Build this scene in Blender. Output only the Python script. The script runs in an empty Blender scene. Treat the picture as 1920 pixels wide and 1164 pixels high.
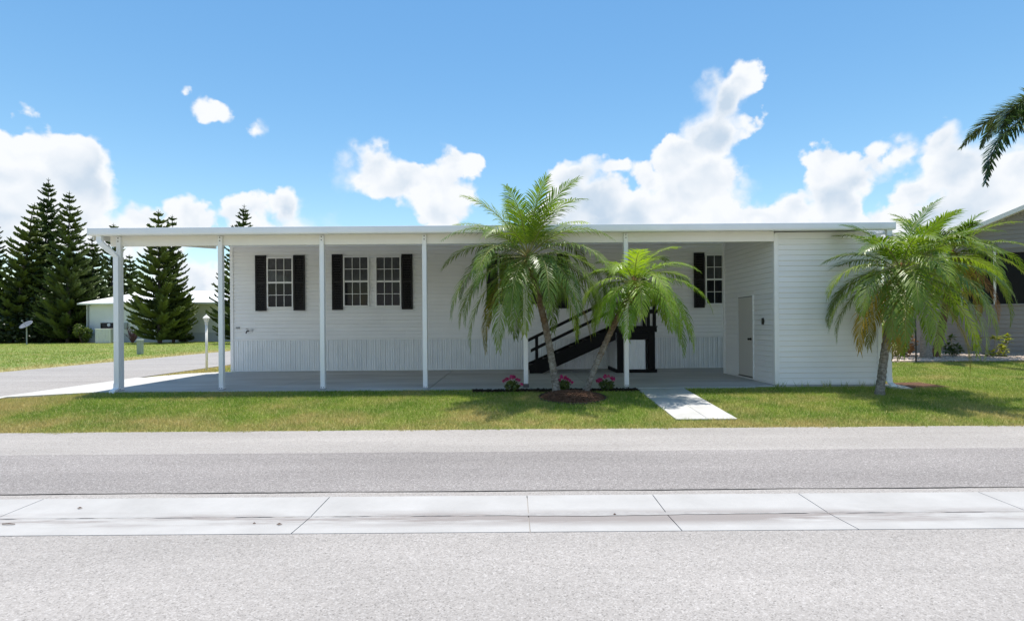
import bpy, math, random
import numpy as np
from mathutils import Vector, Matrix, Quaternion

random.seed(7); RNG = np.random.default_rng(7)
scene = bpy.context.scene
COL = scene.collection
R = math.radians

# ------------------------------------------------------------------ camera
F = 1050.0            # focal length in photograph pixels (photograph 1920 wide)
CAMZ = 1.28           # metres above the patio slab (slab top is z = 0)
HOR = 609.0           # horizon row at the photograph's centre column
ROLL = 0.0075
cam_d = bpy.data.cameras.new('camera')
cam = bpy.data.objects.new('camera', cam_d); COL.objects.link(cam)
cam_d.sensor_width = 36.0; cam_d.lens = 36.0 * F / 1920
cam_d.shift_y = (HOR - 582) / 1920
cam_d.clip_start = 0.05; cam_d.clip_end = 6000
cam.matrix_world = (Matrix.Translation((0, 0, CAMZ)) @ Matrix.Rotation(R(90), 4, 'X')
                    @ Matrix.Rotation(-ROLL, 4, 'Z'))
scene.camera = cam
def P(px, py, Y):
    """a point on the pixel's ray at depth Y"""
    dx, dy = px - 960, py - HOR
    return Vector(((dx - ROLL * dy) / F * Y, Y, CAMZ - (dy + ROLL * dx) / F * Y))
def PX(px, Y): return (px - 960) / F * Y
def PZ(px, py, Y): return P(px, py, Y).z

# ------------------------------------------------------------------ view, sun, sky
scene.render.engine = 'CYCLES'
scene.render.resolution_x = 1024; scene.render.resolution_y = 620
vs = scene.view_settings
vs.view_transform = 'Standard'; vs.look = 'None'; vs.gamma = 1; vs.exposure = 0.78
vs.use_curve_mapping = False
SUN_EL = 80.5
sun_d = bpy.data.lights.new('sun', 'SUN'); sun_d.energy = 3.7; sun_d.angle = R(0.53)
sun_d.color = (1.0, 0.95, 0.87)
sun = bpy.data.objects.new('sun', sun_d); COL.objects.link(sun)
sun.location = (0, 60, 300)
sdir = Vector((-0.01, math.cos(R(SUN_EL)), math.sin(R(SUN_EL)))).normalized()   # towards the sun (behind the house)
sun.rotation_euler = sdir.to_track_quat('Z', 'Y').to_euler()

world = bpy.data.worlds.new('World'); scene.world = world; world.use_nodes = True
WN = world.node_tree.nodes; WL = world.node_tree.links; WN.clear()
def wn(t, **k):
    n = WN.new(t)
    for a, b in k.items(): setattr(n, a, b)
    return n
def wm(op, a, b=None, c=None, clamp=False):
    n = WN.new('ShaderNodeMath'); n.operation = op; n.use_clamp = clamp
    for i, v in enumerate((a, b, c)):
        if v is None: continue
        if isinstance(v, (int, float)): n.inputs[i].default_value = v
        else: WL.new(v, n.inputs[i])
    return n.outputs[0]
def wv(op, a, b=None, c=None):
    n = WN.new('ShaderNodeVectorMath'); n.operation = op
    for i, v in enumerate((a, b, c)):
        if v is None: continue
        if isinstance(v, (tuple, list)): n.inputs[i].default_value = v
        else: WL.new(v, n.inputs[i])
    return n.outputs['Value'] if op in ('LENGTH', 'DOT_PRODUCT') else n.outputs[0]
def wramp(x, a, b):
    n = WN.new('ShaderNodeMapRange'); n.interpolation_type = 'SMOOTHSTEP'
    WL.new(x, n.inputs[0]); n.inputs[1].default_value = a; n.inputs[2].default_value = b
    return n.outputs[0]
def wnoise(vec, sc, det, rough=0.55, dist=0.0):
    n = WN.new('ShaderNodeTexNoise'); n.inputs['Scale'].default_value = sc
    n.inputs['Detail'].default_value = det; n.inputs['Roughness'].default_value = rough
    n.inputs['Distortion'].default_value = dist
    WL.new(vec, n.inputs['Vector']); return n
sky = wn('ShaderNodeTexSky', sky_type='NISHITA', sun_disc=False)
sky.sun_elevation = R(SUN_EL); sky.sun_rotation = R(0); sky.altitude = 0
sky.air_density = 1.15; sky.dust_density = 0.15; sky.ozone_density = 0.6
tc = wn('ShaderNodeTexCoord')
dirv = wv('NORMALIZE', tc.outputs['Generated'])
sep = wn('ShaderNodeSeparateXYZ'); WL.new(dirv, sep.inputs[0])
az = wm('ARCTAN2', sep.outputs[0], sep.outputs[1]); el = wm('ARCSINE', sep.outputs[2])
cmb = wn('ShaderNodeCombineXYZ'); WL.new(az, cmb.inputs[0]); WL.new(el, cmb.inputs[1])
warp = wnoise(dirv, 9.0, 4.0, 0.6)
warp2 = wnoise(dirv, 34.0, 4.0, 0.6)
w1 = wv('MULTIPLY', wv('SUBTRACT', warp.outputs['Color'], (0.5, 0.5, 0.5)), (0.10, 0.10, 0.0))
w2 = wv('MULTIPLY', wv('SUBTRACT', warp2.outputs['Color'], (0.5, 0.5, 0.5)), (0.026, 0.026, 0.0))
pv = wv('ADD', wv('ADD', cmb.outputs[0], w1), w2)
# cumulus: heaps of ellipses (photograph pixels -> azimuth / elevation), edges broken by noise
CL = [(100,295,108,78),(70,268,60,42),(150,283,56,52),(192,290,26,22),(130,350,86,60),(25,390,80,80),(-45,310,95,95),
      (180,388,30,40),(140,430,70,45),(-120,350,120,110),
      (268,405,44,26),(365,398,42,36),(330,430,95,24),(472,384,38,28),(535,396,38,32),(500,430,75,30),
      (370,520,60,40),(290,470,60,20),
      (400,214,17,3),(468,237,4,3),
      (700,316,48,28),(662,326,32,22),(760,345,88,30),(850,322,44,26),(886,312,24,20),(826,365,52,36),(838,405,40,42),
      (1085,322,46,36),(1058,332,32,26),(1108,372,82,48),(1130,412,110,40),(1153,313,18,6),
      (1222,335,36,30),(1280,300,50,46),(1330,255,52,52),(1355,200,40,42),(1392,166,30,25),(1413,150,14,11),
      (1405,243,28,24),(1300,350,82,58),(1240,392,140,40),
      (1480,380,38,28),(1425,405,80,24),(1560,300,50,34),(1604,330,52,44),(1640,305,26,20),(1570,372,62,58),
      (1690,278,26,16),(1755,268,54,32),(1800,300,84,46),(1712,350,46,32),(1850,355,120,60),(1780,392,140,45),(1910,300,70,50),
      (2040,330,130,90),(2200,380,140,80),(1560,420,200,18)]
def azel(px, py):
    x, y, z = P(px, py, 1.0) - Vector((0, 0, CAMZ)); r = math.sqrt(x*x + y*y)
    return math.atan2(x, y), math.atan2(z, r)
sdf = None
for (cx, cy, rx, ry) in CL:
    a0, e0 = azel(cx, cy); ra = max(0.004, abs(azel(cx + rx, cy)[0] - azel(cx - rx, cy)[0]) / 2)
    re_ = max(0.003, abs(azel(cx, cy + ry)[1] - azel(cx, cy - ry)[1]) / 2)
    q = wv('MULTIPLY_ADD', pv, (1/ra, 1/re_, 0), (-a0/ra, -e0/re_, 0))
    m = min(ra, re_)
    d = wm('MULTIPLY_ADD', wv('LENGTH', q), m, -m)
    sdf = d if sdf is None else wm('SMOOTH_MIN', sdf, d, 0.012)
# the same kind of cloud goes on round the rest of the horizon
big = wnoise(dirv, 2.6, 3.0, 0.55)
gen = wm('MULTIPLY', wm('SUBTRACT', wm('MULTIPLY_ADD', el, 0.55, 0.40), big.outputs[0]), 0.35)
aab = wm('ABSOLUTE', az)
gen = wm('ADD', gen, wm('MULTIPLY', wramp(aab, 1.15, 0.85), 0.6))
sdf = wm('SMOOTH_MIN', sdf, gen, 0.02)
soft = wnoise(dirv, 6.0, 2.0)
def wvor(vec, sc):
    n = WN.new('ShaderNodeTexVoronoi'); n.feature = 'F1'; n.inputs['Scale'].default_value = sc
    n.inputs['Detail'].default_value = 1.0; n.inputs['Roughness'].default_value = 0.5; n.normalize = True
    WL.new(vec, n.inputs['Vector']); return n.outputs['Distance']
dw = wv('ADD', dirv, wv('MULTIPLY', wv('SUBTRACT', warp2.outputs['Color'], (0.5, 0.5, 0.5)), (0.03, 0.03, 0.03)))
bil = wvor(dw, 17.0); bil2 = wvor(wv('ADD', dw, (0.003, 0.0, 0.016)), 17.0)
sdf = wm('ADD', sdf, wm('MULTIPLY_ADD', bil, 0.075, -0.026))
edge = wm('MULTIPLY_ADD', wramp(soft.outputs[0], 0.45, 0.7), 0.016, 0.0045)
mask = wm('SUBTRACT', 1.0, wm('MULTIPLY_ADD', wm('DIVIDE', sdf, edge), 0.5, 0.62), clamp=True)
mask = wramp(mask, 0.0, 1.0)
deep = wramp(sdf, -0.005, -0.034)
lum = wm('SUBTRACT', wm('MULTIPLY_ADD', wm('SUBTRACT', bil2, bil), 1.9, 1.0), wm('MULTIPLY', deep, wm('MULTIPLY_ADD', wramp(soft.outputs[0], 0.38, 0.62), 0.75, 0.18)), clamp=True)  # sunlit relief and shaded grey interiors of the puffs, put into the cloud colour
cc = wn('ShaderNodeMix', data_type='RGBA'); WL.new(lum, cc.inputs[0])
cc.inputs[6].default_value = (3.4, 4.1, 4.9, 1); cc.inputs[7].default_value = (5.6, 5.75, 5.95, 1)
shs = wn('ShaderNodeHueSaturation'); shs.inputs['Hue'].default_value = 0.493; shs.inputs['Saturation'].default_value = 1.25; shs.inputs['Value'].default_value = 0.97; WL.new(sky.outputs[0], shs.inputs['Color'])
mx = wn('ShaderNodeMix', data_type='RGBA')
WL.new(mask, mx.inputs[0]); WL.new(shs.outputs[0], mx.inputs[6]); WL.new(cc.outputs[2], mx.inputs[7])
bg = wn('ShaderNodeBackground'); bg.inputs[1].default_value = 0.10
WL.new(mx.outputs[2], bg.inputs[0])
wo = wn('ShaderNodeOutputWorld'); WL.new(bg.outputs[0], wo.inputs[0])
world.cycles.sampling_method = 'MANUAL'; world.cycles.sample_map_resolution = 512

# ------------------------------------------------------------------ helpers
class MB:
    def __init__(s): s.v = []; s.f = []; s.m = []
    def add(s, verts, faces, mi=0):
        o = len(s.v); s.v += [tuple(v) for v in verts]
        s.f += [tuple(i + o for i in f) for f in faces]; s.m += [mi] * len(faces)
    def box(s, x0, x1, y0, y1, z0, z1, mi=0, M=None):
        vs_ = [(x, y, z) for z in (z0, z1) for y in (y0, y1) for x in (x0, x1)]
        if M is not None: vs_ = [M @ Vector(v) for v in vs_]
        s.add(vs_, [(0,2,3,1),(4,5,7,6),(0,1,5,4),(2,6,7,3),(0,4,6,2),(1,3,7,5)], mi)
    def bbox(s, x0, x1, y0, y1, z0, z1, b=0.006, mi=0, M=None):
        """box with chamfered vertical-and-horizontal edges along all axes"""
        vs_ = []
        for sx, x in ((1, x0), (-1, x1)):
            for sy, y in ((1, y0), (-1, y1)):
                for sz, z in ((1, z0), (-1, z1)):
                    vs_ += [(x + 0, y + sy*b, z + sz*b), (x + sx*b, y, z + sz*b), (x + sx*b, y + sy*b, z)]
        if M is not None: vs_ = [M @ Vector(v) for v in vs_]
        def c(ix, iy, iz, k): return ((ix*2 + iy)*2 + iz)*3 + k
        fs = []
        fs += [(c(0,0,0,0), c(0,0,1,0), c(0,1,1,0), c(0,1,0,0)), (c(1,0,0,0), c(1,1,0,0), c(1,1,1,0), c(1,0,1,0))]
        fs += [(c(0,0,0,1), c(1,0,0,1), c(1,0,1,1), c(0,0,1,1)), (c(0,1,0,1), c(0,1,1,1), c(1,1,1,1), c(1,1,0,1))]
        fs += [(c(0,0,0,2), c(0,1,0,2), c(1,1,0,2), c(1,0,0,2)), (c(0,0,1,2), c(1,0,1,2), c(1,1,1,2), c(0,1,1,2))]
        for i in (0, 1):
            for j in (0, 1):
                fs += [(c(i,j,0,0), c(i,j,0,1), c(i,j,1,1), c(i,j,1,0))]
                fs += [(c(i,0,j,0), c(i,0,j,2), c(i,1,j,2), c(i,1,j,0))]
                fs += [(c(0,i,j,1), c(0,i,j,2), c(1,i,j,2), c(1,i,j,1))]
        for i in (0,1):
            for j in (0,1):
                for k in (0,1): fs += [(c(i,j,k,0), c(i,j,k,1), c(i,j,k,2))]
        s.add(vs_, fs, mi)
    def tube(s, pts, rad, n=8, mi=0, caps=True):
        pts = [Vector(p) for p in pts]
        if isinstance(rad, (int, float)): rad = [rad] * len(pts)
        rings = []; up = Vector((0, 0, 1))
        t0 = (pts[1] - pts[0]).normalized()
        a = t0.cross(up)
        if a.length < 1e-3: a = t0.cross(Vector((0, 1, 0)))
        a.normalize()
        for i, p in enumerate(pts):
            t = (pts[min(i+1, len(pts)-1)] - pts[max(i-1, 0)]).normalized()
            a = (a - t * a.dot(t)).normalized(); b = t.cross(a)
            rings.append([p + (a*math.cos(2*math.pi*k/n) + b*math.sin(2*math.pi*k/n)) * rad[i] for k in range(n)])
        vs_ = [v for r in rings for v in r]; fs = []
        for i in range(len(pts)-1):
            for k in range(n):
                fs.append((i*n+k, i*n+(k+1) % n, (i+1)*n+(k+1) % n, (i+1)*n+k))
        if caps:
            fs.append(tuple(range(n))[::-1]); fs.append(tuple((len(pts)-1)*n+k for k in range(n)))
        s.add(vs_, fs, mi)
    def lathe(s, prof, c=(0, 0, 0), n=16, mi=0):
        vs_ = [(c[0]+r*math.cos(2*math.pi*k/n), c[1]+r*math.sin(2*math.pi*k/n), c[2]+z) for r, z in prof for k in range(n)]
        fs = [(i*n+k, i*n+(k+1) % n, (i+1)*n+(k+1) % n, (i+1)*n+k) for i in range(len(prof)-1) for k in range(n)]
        s.add(vs_, fs, mi)
    def prism(s, poly, axis, a, b, mi=0):
        """poly of 2-D points swept along axis ('x': (y,z) points; 'y': (x,z); 'z': (x,y))"""
        def mk(p, t): return {'x': (t, p[0], p[1]), 'y': (p[0], t, p[1]), 'z': (p[0], p[1], t)}[axis]
        n = len(poly); vs_ = [mk(p, a) for p in poly] + [mk(p, b) for p in poly]
        fs = [tuple(range(n))[::-1], tuple(range(n, 2*n))] + [(i, (i+1) % n, n+(i+1) % n, n+i) for i in range(n)]
        s.add(vs_, fs, mi)
    def mesh(s, name, mats, smooth=False):
        me = bpy.data.meshes.new(name); me.from_pydata(s.v, [], s.f)
        if not isinstance(mats, (list, tuple)): mats = [mats]
        for m in mats: me.materials.append(m)
        if len(mats) > 1: me.polygons.foreach_set('material_index', s.m)
        if smooth: me.polygons.foreach_set('use_smooth', [True] * len(s.f))
        me.validate(); me.update(); return me
    def build(s, name, mats, parent=None, smooth=False, loc=(0, 0, 0), fix=True):
        me = s.mesh(name, mats, smooth)
        if fix:
            import bmesh
            bm = bmesh.new(); bm.from_mesh(me); bmesh.ops.recalc_face_normals(bm, faces=bm.faces); bm.to_mesh(me); bm.free()
        return link(name, me, parent, loc)
def link(name, data, parent=None, loc=(0, 0, 0)):
    o = bpy.data.objects.new(name, data); COL.objects.link(o); o.location = loc
    if parent is not None: o.parent = parent
    return o
def tag(o, label, cat, group=None, kind=None):
    o['label'] = label; o['category'] = cat
    if group: o['group'] = group
    if kind: o['kind'] = kind
    return o
def thing(name, label, cat, loc=(0, 0, 0), group=None):
    o = link(name, None, None, loc); return tag(o, label, cat, group)
def struct(o, label=None):
    o['kind'] = 'structure'
    if label: o['label'] = label
    return o
def setw(o, parent):
    """child built in world coordinates: keep it there under a parent that is only translated"""
    o.parent = parent; o.location = o.location - wloc(parent)
    return o
def wloc(o):
    l = o.location.copy()
    while o.parent is not None: o = o.parent; l += o.location
    return l

# ------------------------------------------------------------------ materials
def mat(name, col, rough=0.6, spec=0.5, var=0.0, vscale=4.0, bump=0.0, bscale=60.0, col2=None, metallic=0.0, detail=5.0, stretch=None, objvar=0.0):
    m = bpy.data.materials.new(name); m.use_nodes = True
    N = m.node_tree.nodes; L = m.node_tree.links; b = N['Principled BSDF']
    b.inputs['Roughness'].default_value = rough; b.inputs['Specular IOR Level'].default_value = spec
    b.inputs['Metallic'].default_value = metallic
    c = (*col, 1); b.inputs['Base Color'].default_value = c
    tcn = N.new('ShaderNodeTexCoord'); vec = tcn.outputs['Object']
    g = N.new('ShaderNodeNewGeometry'); vec = g.outputs['Position']
    if stretch:
        mp = N.new('ShaderNodeMapping'); mp.inputs['Scale'].default_value = stretch; L.new(vec, mp.inputs[0]); vec = mp.outputs[0]
    out = None
    if var > 0 or col2:
        n = N.new('ShaderNodeTexNoise'); n.inputs['Scale'].default_value = vscale; n.inputs['Detail'].default_value = detail
        n.inputs['Roughness'].default_value = 0.65; L.new(vec, n.inputs['Vector'])
        mr = N.new('ShaderNodeMapRange'); mr.inputs[1].default_value = 0.3; mr.inputs[2].default_value = 0.7
        L.new(n.outputs[0], mr.inputs[0])
        mixn = N.new('ShaderNodeMix'); mixn.data_type = 'RGBA'; L.new(mr.outputs[0], mixn.inputs[0])
        if col2: mixn.inputs[6].default_value = c; mixn.inputs[7].default_value = (*col2, 1)
        else:
            mixn.inputs[6].default_value = (*[v*(1-var) for v in col], 1); mixn.inputs[7].default_value = (*[min(1, v*(1+var)) for v in col], 1)
        out = mixn.outputs[2]
    if objvar > 0:
        oi = N.new('ShaderNodeObjectInfo'); hs = N.new('ShaderNodeHueSaturation')
        mr2 = N.new('ShaderNodeMapRange'); L.new(oi.outputs['Random'], mr2.inputs[0]); mr2.inputs[3].default_value = 1-objvar; mr2.inputs[4].default_value = 1+objvar
        L.new(mr2.outputs[0], hs.inputs['Value'])
        if out: L.new(out, hs.inputs['Color'])
        else: hs.inputs['Color'].default_value = c
        out = hs.outputs[0]
    if out: L.new(out, b.inputs['Base Color'])
    if bump > 0:
        n2 = N.new('ShaderNodeTexNoise'); n2.inputs['Scale'].default_value = bscale; n2.inputs['Detail'].default_value = 4
        L.new(vec, n2.inputs['Vector'])
        bp = N.new('ShaderNodeBump'); bp.inputs['Strength'].default_value = bump; bp.inputs['Distance'].default_value = 0.01
        L.new(n2.outputs[0], bp.inputs['Height']); L.new(bp.outputs[0], b.inputs['Normal'])
    return m
def leafmat(name, col, col2, trans=0.35, rough=0.4, scale=3.0, spec=0.5):
    m = bpy.data.materials.new(name); m.use_nodes = True
    N = m.node_tree.nodes; L = m.node_tree.links; b = N['Principled BSDF']
    b.inputs['Roughness'].default_value = rough; b.inputs['Specular IOR Level'].default_value = spec
    oi = N.new('ShaderNodeObjectInfo'); g = N.new('ShaderNodeNewGeometry')
    n = N.new('ShaderNodeTexNoise'); n.inputs['Scale'].default_value = scale; n.inputs['Detail'].default_value = 3
    L.new(g.outputs['Position'], n.inputs['Vector'])
    ad = N.new('ShaderNodeMath'); ad.operation = 'MULTIPLY_ADD'; L.new(oi.outputs['Random'], ad.inputs[0]); ad.inputs[1].default_value = 0.5
    L.new(n.outputs[0], ad.inputs[2])
    mr = N.new('ShaderNodeMapRange'); mr.inputs[1].default_value = 0.45; mr.inputs[2].default_value = 1.05; L.new(ad.outputs[0], mr.inputs[0])
    mx_ = N.new('ShaderNodeMix'); mx_.data_type = 'RGBA'; L.new(mr.outputs[0], mx_.inputs[0])
    mx_.inputs[6].default_value = (*col, 1); mx_.inputs[7].default_value = (*col2, 1)
    L.new(mx_.outputs[2], b.inputs['Base Color'])
    if trans > 0:
        t = N.new('ShaderNodeBsdfTranslucent'); ms = N.new('ShaderNodeMixShader'); ms.inputs[0].default_value = trans
        hs = N.new('ShaderNodeHueSaturation'); hs.inputs['Value'].default_value = 1.5; hs.inputs['Saturation'].default_value = 1.1
        L.new(mx_.outputs[2], hs.inputs['Color']); L.new(hs.outputs[0], t.inputs[0])
        L.new(b.outputs[0], ms.inputs[1]); L.new(t.outputs[0], ms.inputs[2])
        L.new(ms.outputs[0], N['Material Output'].inputs[0])
    return m
def asphalt(name, base, dark, light, patch, gs=95.0):
    m = bpy.data.materials.new(name); m.use_nodes = True
    N = m.node_tree.nodes; L = m.node_tree.links; b = N['Principled BSDF']
    b.inputs['Roughness'].default_value = 0.9; b.inputs['Specular IOR Level'].default_value = 0.25
    g = N.new('ShaderNodeNewGeometry'); pos = g.outputs['Position']
    vo = N.new('ShaderNodeTexVoronoi'); vo.inputs['Scale'].default_value = gs; L.new(pos, vo.inputs['Vector'])
    sp = N.new('ShaderNodeSeparateColor'); L.new(vo.outputs['Color'], sp.inputs[0])
    cr = N.new('ShaderNodeValToRGB'); L.new(sp.outputs[0], cr.inputs[0])
    e = cr.color_ramp.elements
    e[0].position = 0.0; e[0].color = (*dark, 1); e[1].position = 1.0; e[1].color = (*light, 1)
    a = e.new(0.18); a.color = (*base, 1); a = e.new(0.72); a.color = (*base, 1)
    n = N.new('ShaderNodeTexNoise'); n.inputs['Scale'].default_value = 0.55; n.inputs['Detail'].default_value = 6; n.inputs['Roughness'].default_value = 0.6
    mp = N.new('ShaderNodeMapping'); mp.inputs['Scale'].default_value = (0.45, 1.6, 1); L.new(pos, mp.inputs[0]); L.new(mp.outputs[0], n.inputs['Vector'])
    mr = N.new('ShaderNodeMapRange'); mr.inputs[1].default_value = 0.3; mr.inputs[2].default_value = 0.7
    mr.inputs[3].default_value = 1 - patch; mr.inputs[4].default_value = 1 + patch; L.new(n.outputs[0], mr.inputs[0])
    n3 = N.new('ShaderNodeTexNoise'); n3.inputs['Scale'].default_value = 38; n3.inputs['Detail'].default_value = 5; n3.inputs['Roughness'].default_value = 0.7; L.new(pos, n3.inputs['Vector'])
    mr3 = N.new('ShaderNodeMapRange'); mr3.inputs[1].default_value = 0.3; mr3.inputs[2].default_value = 0.7; mr3.inputs[3].default_value = 0.86; mr3.inputs[4].default_value = 1.12; L.new(n3.outputs[0], mr3.inputs[0])
    mul = N.new('ShaderNodeMath'); mul.operation = 'MULTIPLY'; L.new(mr.outputs[0], mul.inputs[0]); L.new(mr3.outputs[0], mul.inputs[1])
    mp4 = N.new('ShaderNodeMapping'); mp4.inputs['Scale'].default_value = (0.07, 2.1, 1); L.new(pos, mp4.inputs[0])
    n4 = N.new('ShaderNodeTexNoise'); n4.inputs['Scale'].default_value = 1.0; n4.inputs['Detail'].default_value = 4; L.new(mp4.outputs[0], n4.inputs['Vector'])
    mr4 = N.new('ShaderNodeMapRange'); mr4.inputs[1].default_value = 0.3; mr4.inputs[2].default_value = 0.7; mr4.inputs[3].default_value = 0.93; mr4.inputs[4].default_value = 1.07; L.new(n4.outputs[0], mr4.inputs[0])
    mul4 = N.new('ShaderNodeMath'); mul4.operation = 'MULTIPLY'; L.new(mul.outputs[0], mul4.inputs[0]); L.new(mr4.outputs[0], mul4.inputs[1]); mul = mul4
    vm = N.new('ShaderNodeVectorMath'); vm.operation = 'SCALE'; L.new(cr.outputs[0], vm.inputs[0]); L.new(mul.outputs[0], vm.inputs['Scale'])
    L.new(vm.outputs[0], b.inputs['Base Color'])
    bp = N.new('ShaderNodeBump'); bp.inputs['Strength'].default_value = 0.55; bp.inputs['Distance'].default_value = 0.006
    L.new(vo.outputs['Distance'], bp.inputs['Height']); bp.invert = True; L.new(bp.outputs[0], b.inputs['Normal'])
    return m
def grassmat(name, soil=False):
    """lawn colour: green with straw-coloured dry patches that have a place of their own"""
    m = bpy.data.materials.new(name); m.use_nodes = True
    N = m.node_tree.nodes; L = m.node_tree.links; b = N['Principled BSDF']
    b.inputs['Roughness'].default_value = 0.6; b.inputs['Specular IOR Level'].default_value = 0.25
    g = N.new('ShaderNodeNewGeometry'); pos = g.outputs['Position']
    def nz(sc, det, ro=0.6):
        n = N.new('ShaderNodeTexNoise'); n.inputs['Scale'].default_value = sc; n.inputs['Detail'].default_value = det
        n.inputs['Roughness'].default_value = ro; L.new(pos, n.inputs['Vector']); return n.outputs[0]
    def mrg(x, a, c_, lo=0.0, hi=1.0):
        r = N.new('ShaderNodeMapRange'); r.inputs[1].default_value = a; r.inputs[2].default_value = c_
        r.inputs[3].default_value = lo; r.inputs[4].default_value = hi; L.new(x, r.inputs[0]); return r.outputs[0]
    def mixc(f_, a, c_):
        x = N.new('ShaderNodeMix'); x.data_type = 'RGBA'; L.new(f_, x.inputs[0])
        for k, v in ((6, a), (7, c_)):
            if isinstance(v, tuple): x.inputs[k].default_value = (*v, 1)
            else: L.new(v, x.inputs[k])
        return x.outputs[2]
    c1 = mixc(mrg(nz(1.3, 5), 0.32, 0.68), (0.16, 0.275, 0.030), (0.32, 0.40, 0.065))
    sx = N.new('ShaderNodeSeparateXYZ'); L.new(pos, sx.inputs[0])
    road = mrg(sx.outputs[1], 9.6, 8.1, 0.0, 0.13)          # drier towards the road verge
    ad = N.new('ShaderNodeMath'); ad.operation = 'ADD'; L.new(nz(0.75, 7, 0.7), ad.inputs[0]); L.new(road, ad.inputs[1])
    dx_ = N.new('ShaderNodeMath'); dx_.operation = 'ADD'; L.new(sx.outputs[0], dx_.inputs[0]); dx_.inputs[1].default_value = 13.4
    da = N.new('ShaderNodeMath'); da.operation = 'ABSOLUTE'; L.new(dx_.outputs[0], da.inputs[0])
    ad2 = N.new('ShaderNodeMath'); ad2.operation = 'ADD'; L.new(ad.outputs[0], ad2.inputs[0]); L.new(mrg(da.outputs[0], 5.4, 3.0, 0.0, 0.3), ad2.inputs[1]); ad = ad2
    c2 = mixc(mrg(ad.outputs[0], 0.48, 0.70, 0.0, 0.9), c1, (0.52, 0.42, 0.17))
    if soil:
        c2 = mixc(mrg(nz(45, 4, 0.7), 0.42, 0.62), c2, (0.17, 0.17, 0.06))
        bp = N.new('ShaderNodeBump'); bp.inputs['Strength'].default_value = 0.9; bp.inputs['Distance'].default_value = 0.05
        L.new(nz(22, 6, 0.75), bp.inputs['Height']); L.new(bp.outputs[0], b.inputs['Normal'])
    else:
        at = N.new('ShaderNodeAttribute'); at.attribute_name = 'tint'
        c2 = mixc(mrg(at.outputs['Fac'], 0.78, 1.0), c2, (0.58, 0.48, 0.22))
        hs = N.new('ShaderNodeHueSaturation'); L.new(mrg(at.outputs['Fac'], 0, 1, 0.8, 1.35), hs.inputs['Value']); L.new(c2, hs.inputs['Color']); c2 = hs.outputs[0]
        t = N.new('ShaderNodeBsdfTranslucent'); L.new(c2, t.inputs[0])
        ms = N.new('ShaderNodeMixShader'); ms.inputs[0].default_value = 0.3
        L.new(b.outputs[0], ms.inputs[1]); L.new(t.outputs[0], ms.inputs[2]); L.new(ms.outputs[0], N['Material Output'].inputs[0])
    L.new(c2, b.inputs['Base Color'])
    return m

M = {}
M['siding'] = mat('white_vinyl_siding', (0.85, 0.85, 0.845), 0.45, 0.4, var=0.03, vscale=1.2, bump=0.05, bscale=40, objvar=0.02)
M['skirt'] = mat('white_ribbed_skirting', (0.80, 0.82, 0.83), 0.4, 0.4, var=0.05, vscale=2.0, objvar=0.03)
M['trim'] = mat('white_trim', (0.86, 0.86, 0.85), 0.4, 0.4, var=0.03, vscale=3)
M['post'] = mat('white_aluminium', (0.86, 0.87, 0.88), 0.35, 0.45, var=0.03, vscale=2)
M['beam'] = mat('cream_aluminium', (0.85, 0.83, 0.79), 0.4, 0.4, var=0.03, vscale=2)
M['fascia'] = mat('white_gutter_metal', (0.87, 0.88, 0.89), 0.35, 0.45, var=0.04, vscale=1.5)
M['bolt'] = mat('dark_bolt', (0.10, 0.10, 0.11), 0.4, 0.5, metallic=0.6)
M['shutter'] = mat('black_shutter', (0.014, 0.0135, 0.015), 0.5, 0.25, var=0.15, vscale=8)
M['black'] = mat('black_painted_wood', (0.006, 0.006, 0.0065), 0.55, 0.15, var=0.25, vscale=12, bump=0.1, bscale=80)
M['slab'] = mat('patio_concrete', (0.37, 0.35, 0.325), 0.75, 0.3, col2=(0.56, 0.55, 0.535), vscale=0.9, detail=8, bump=0.15, bscale=120, stretch=(0.5, 1.8, 1))
M['conc'] = mat('pale_concrete', (0.43, 0.42, 0.40), 0.85, 0.3, col2=(0.54, 0.53, 0.51), vscale=2.2, detail=8, bump=0.2, bscale=150)
M['gutter_conc'] = mat('worn_gutter_concrete', (0.355, 0.345, 0.335), 0.85, 0.3, col2=(0.435, 0.425, 0.415), vscale=1.7, detail=10, bump=0.3, bscale=140)
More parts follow.
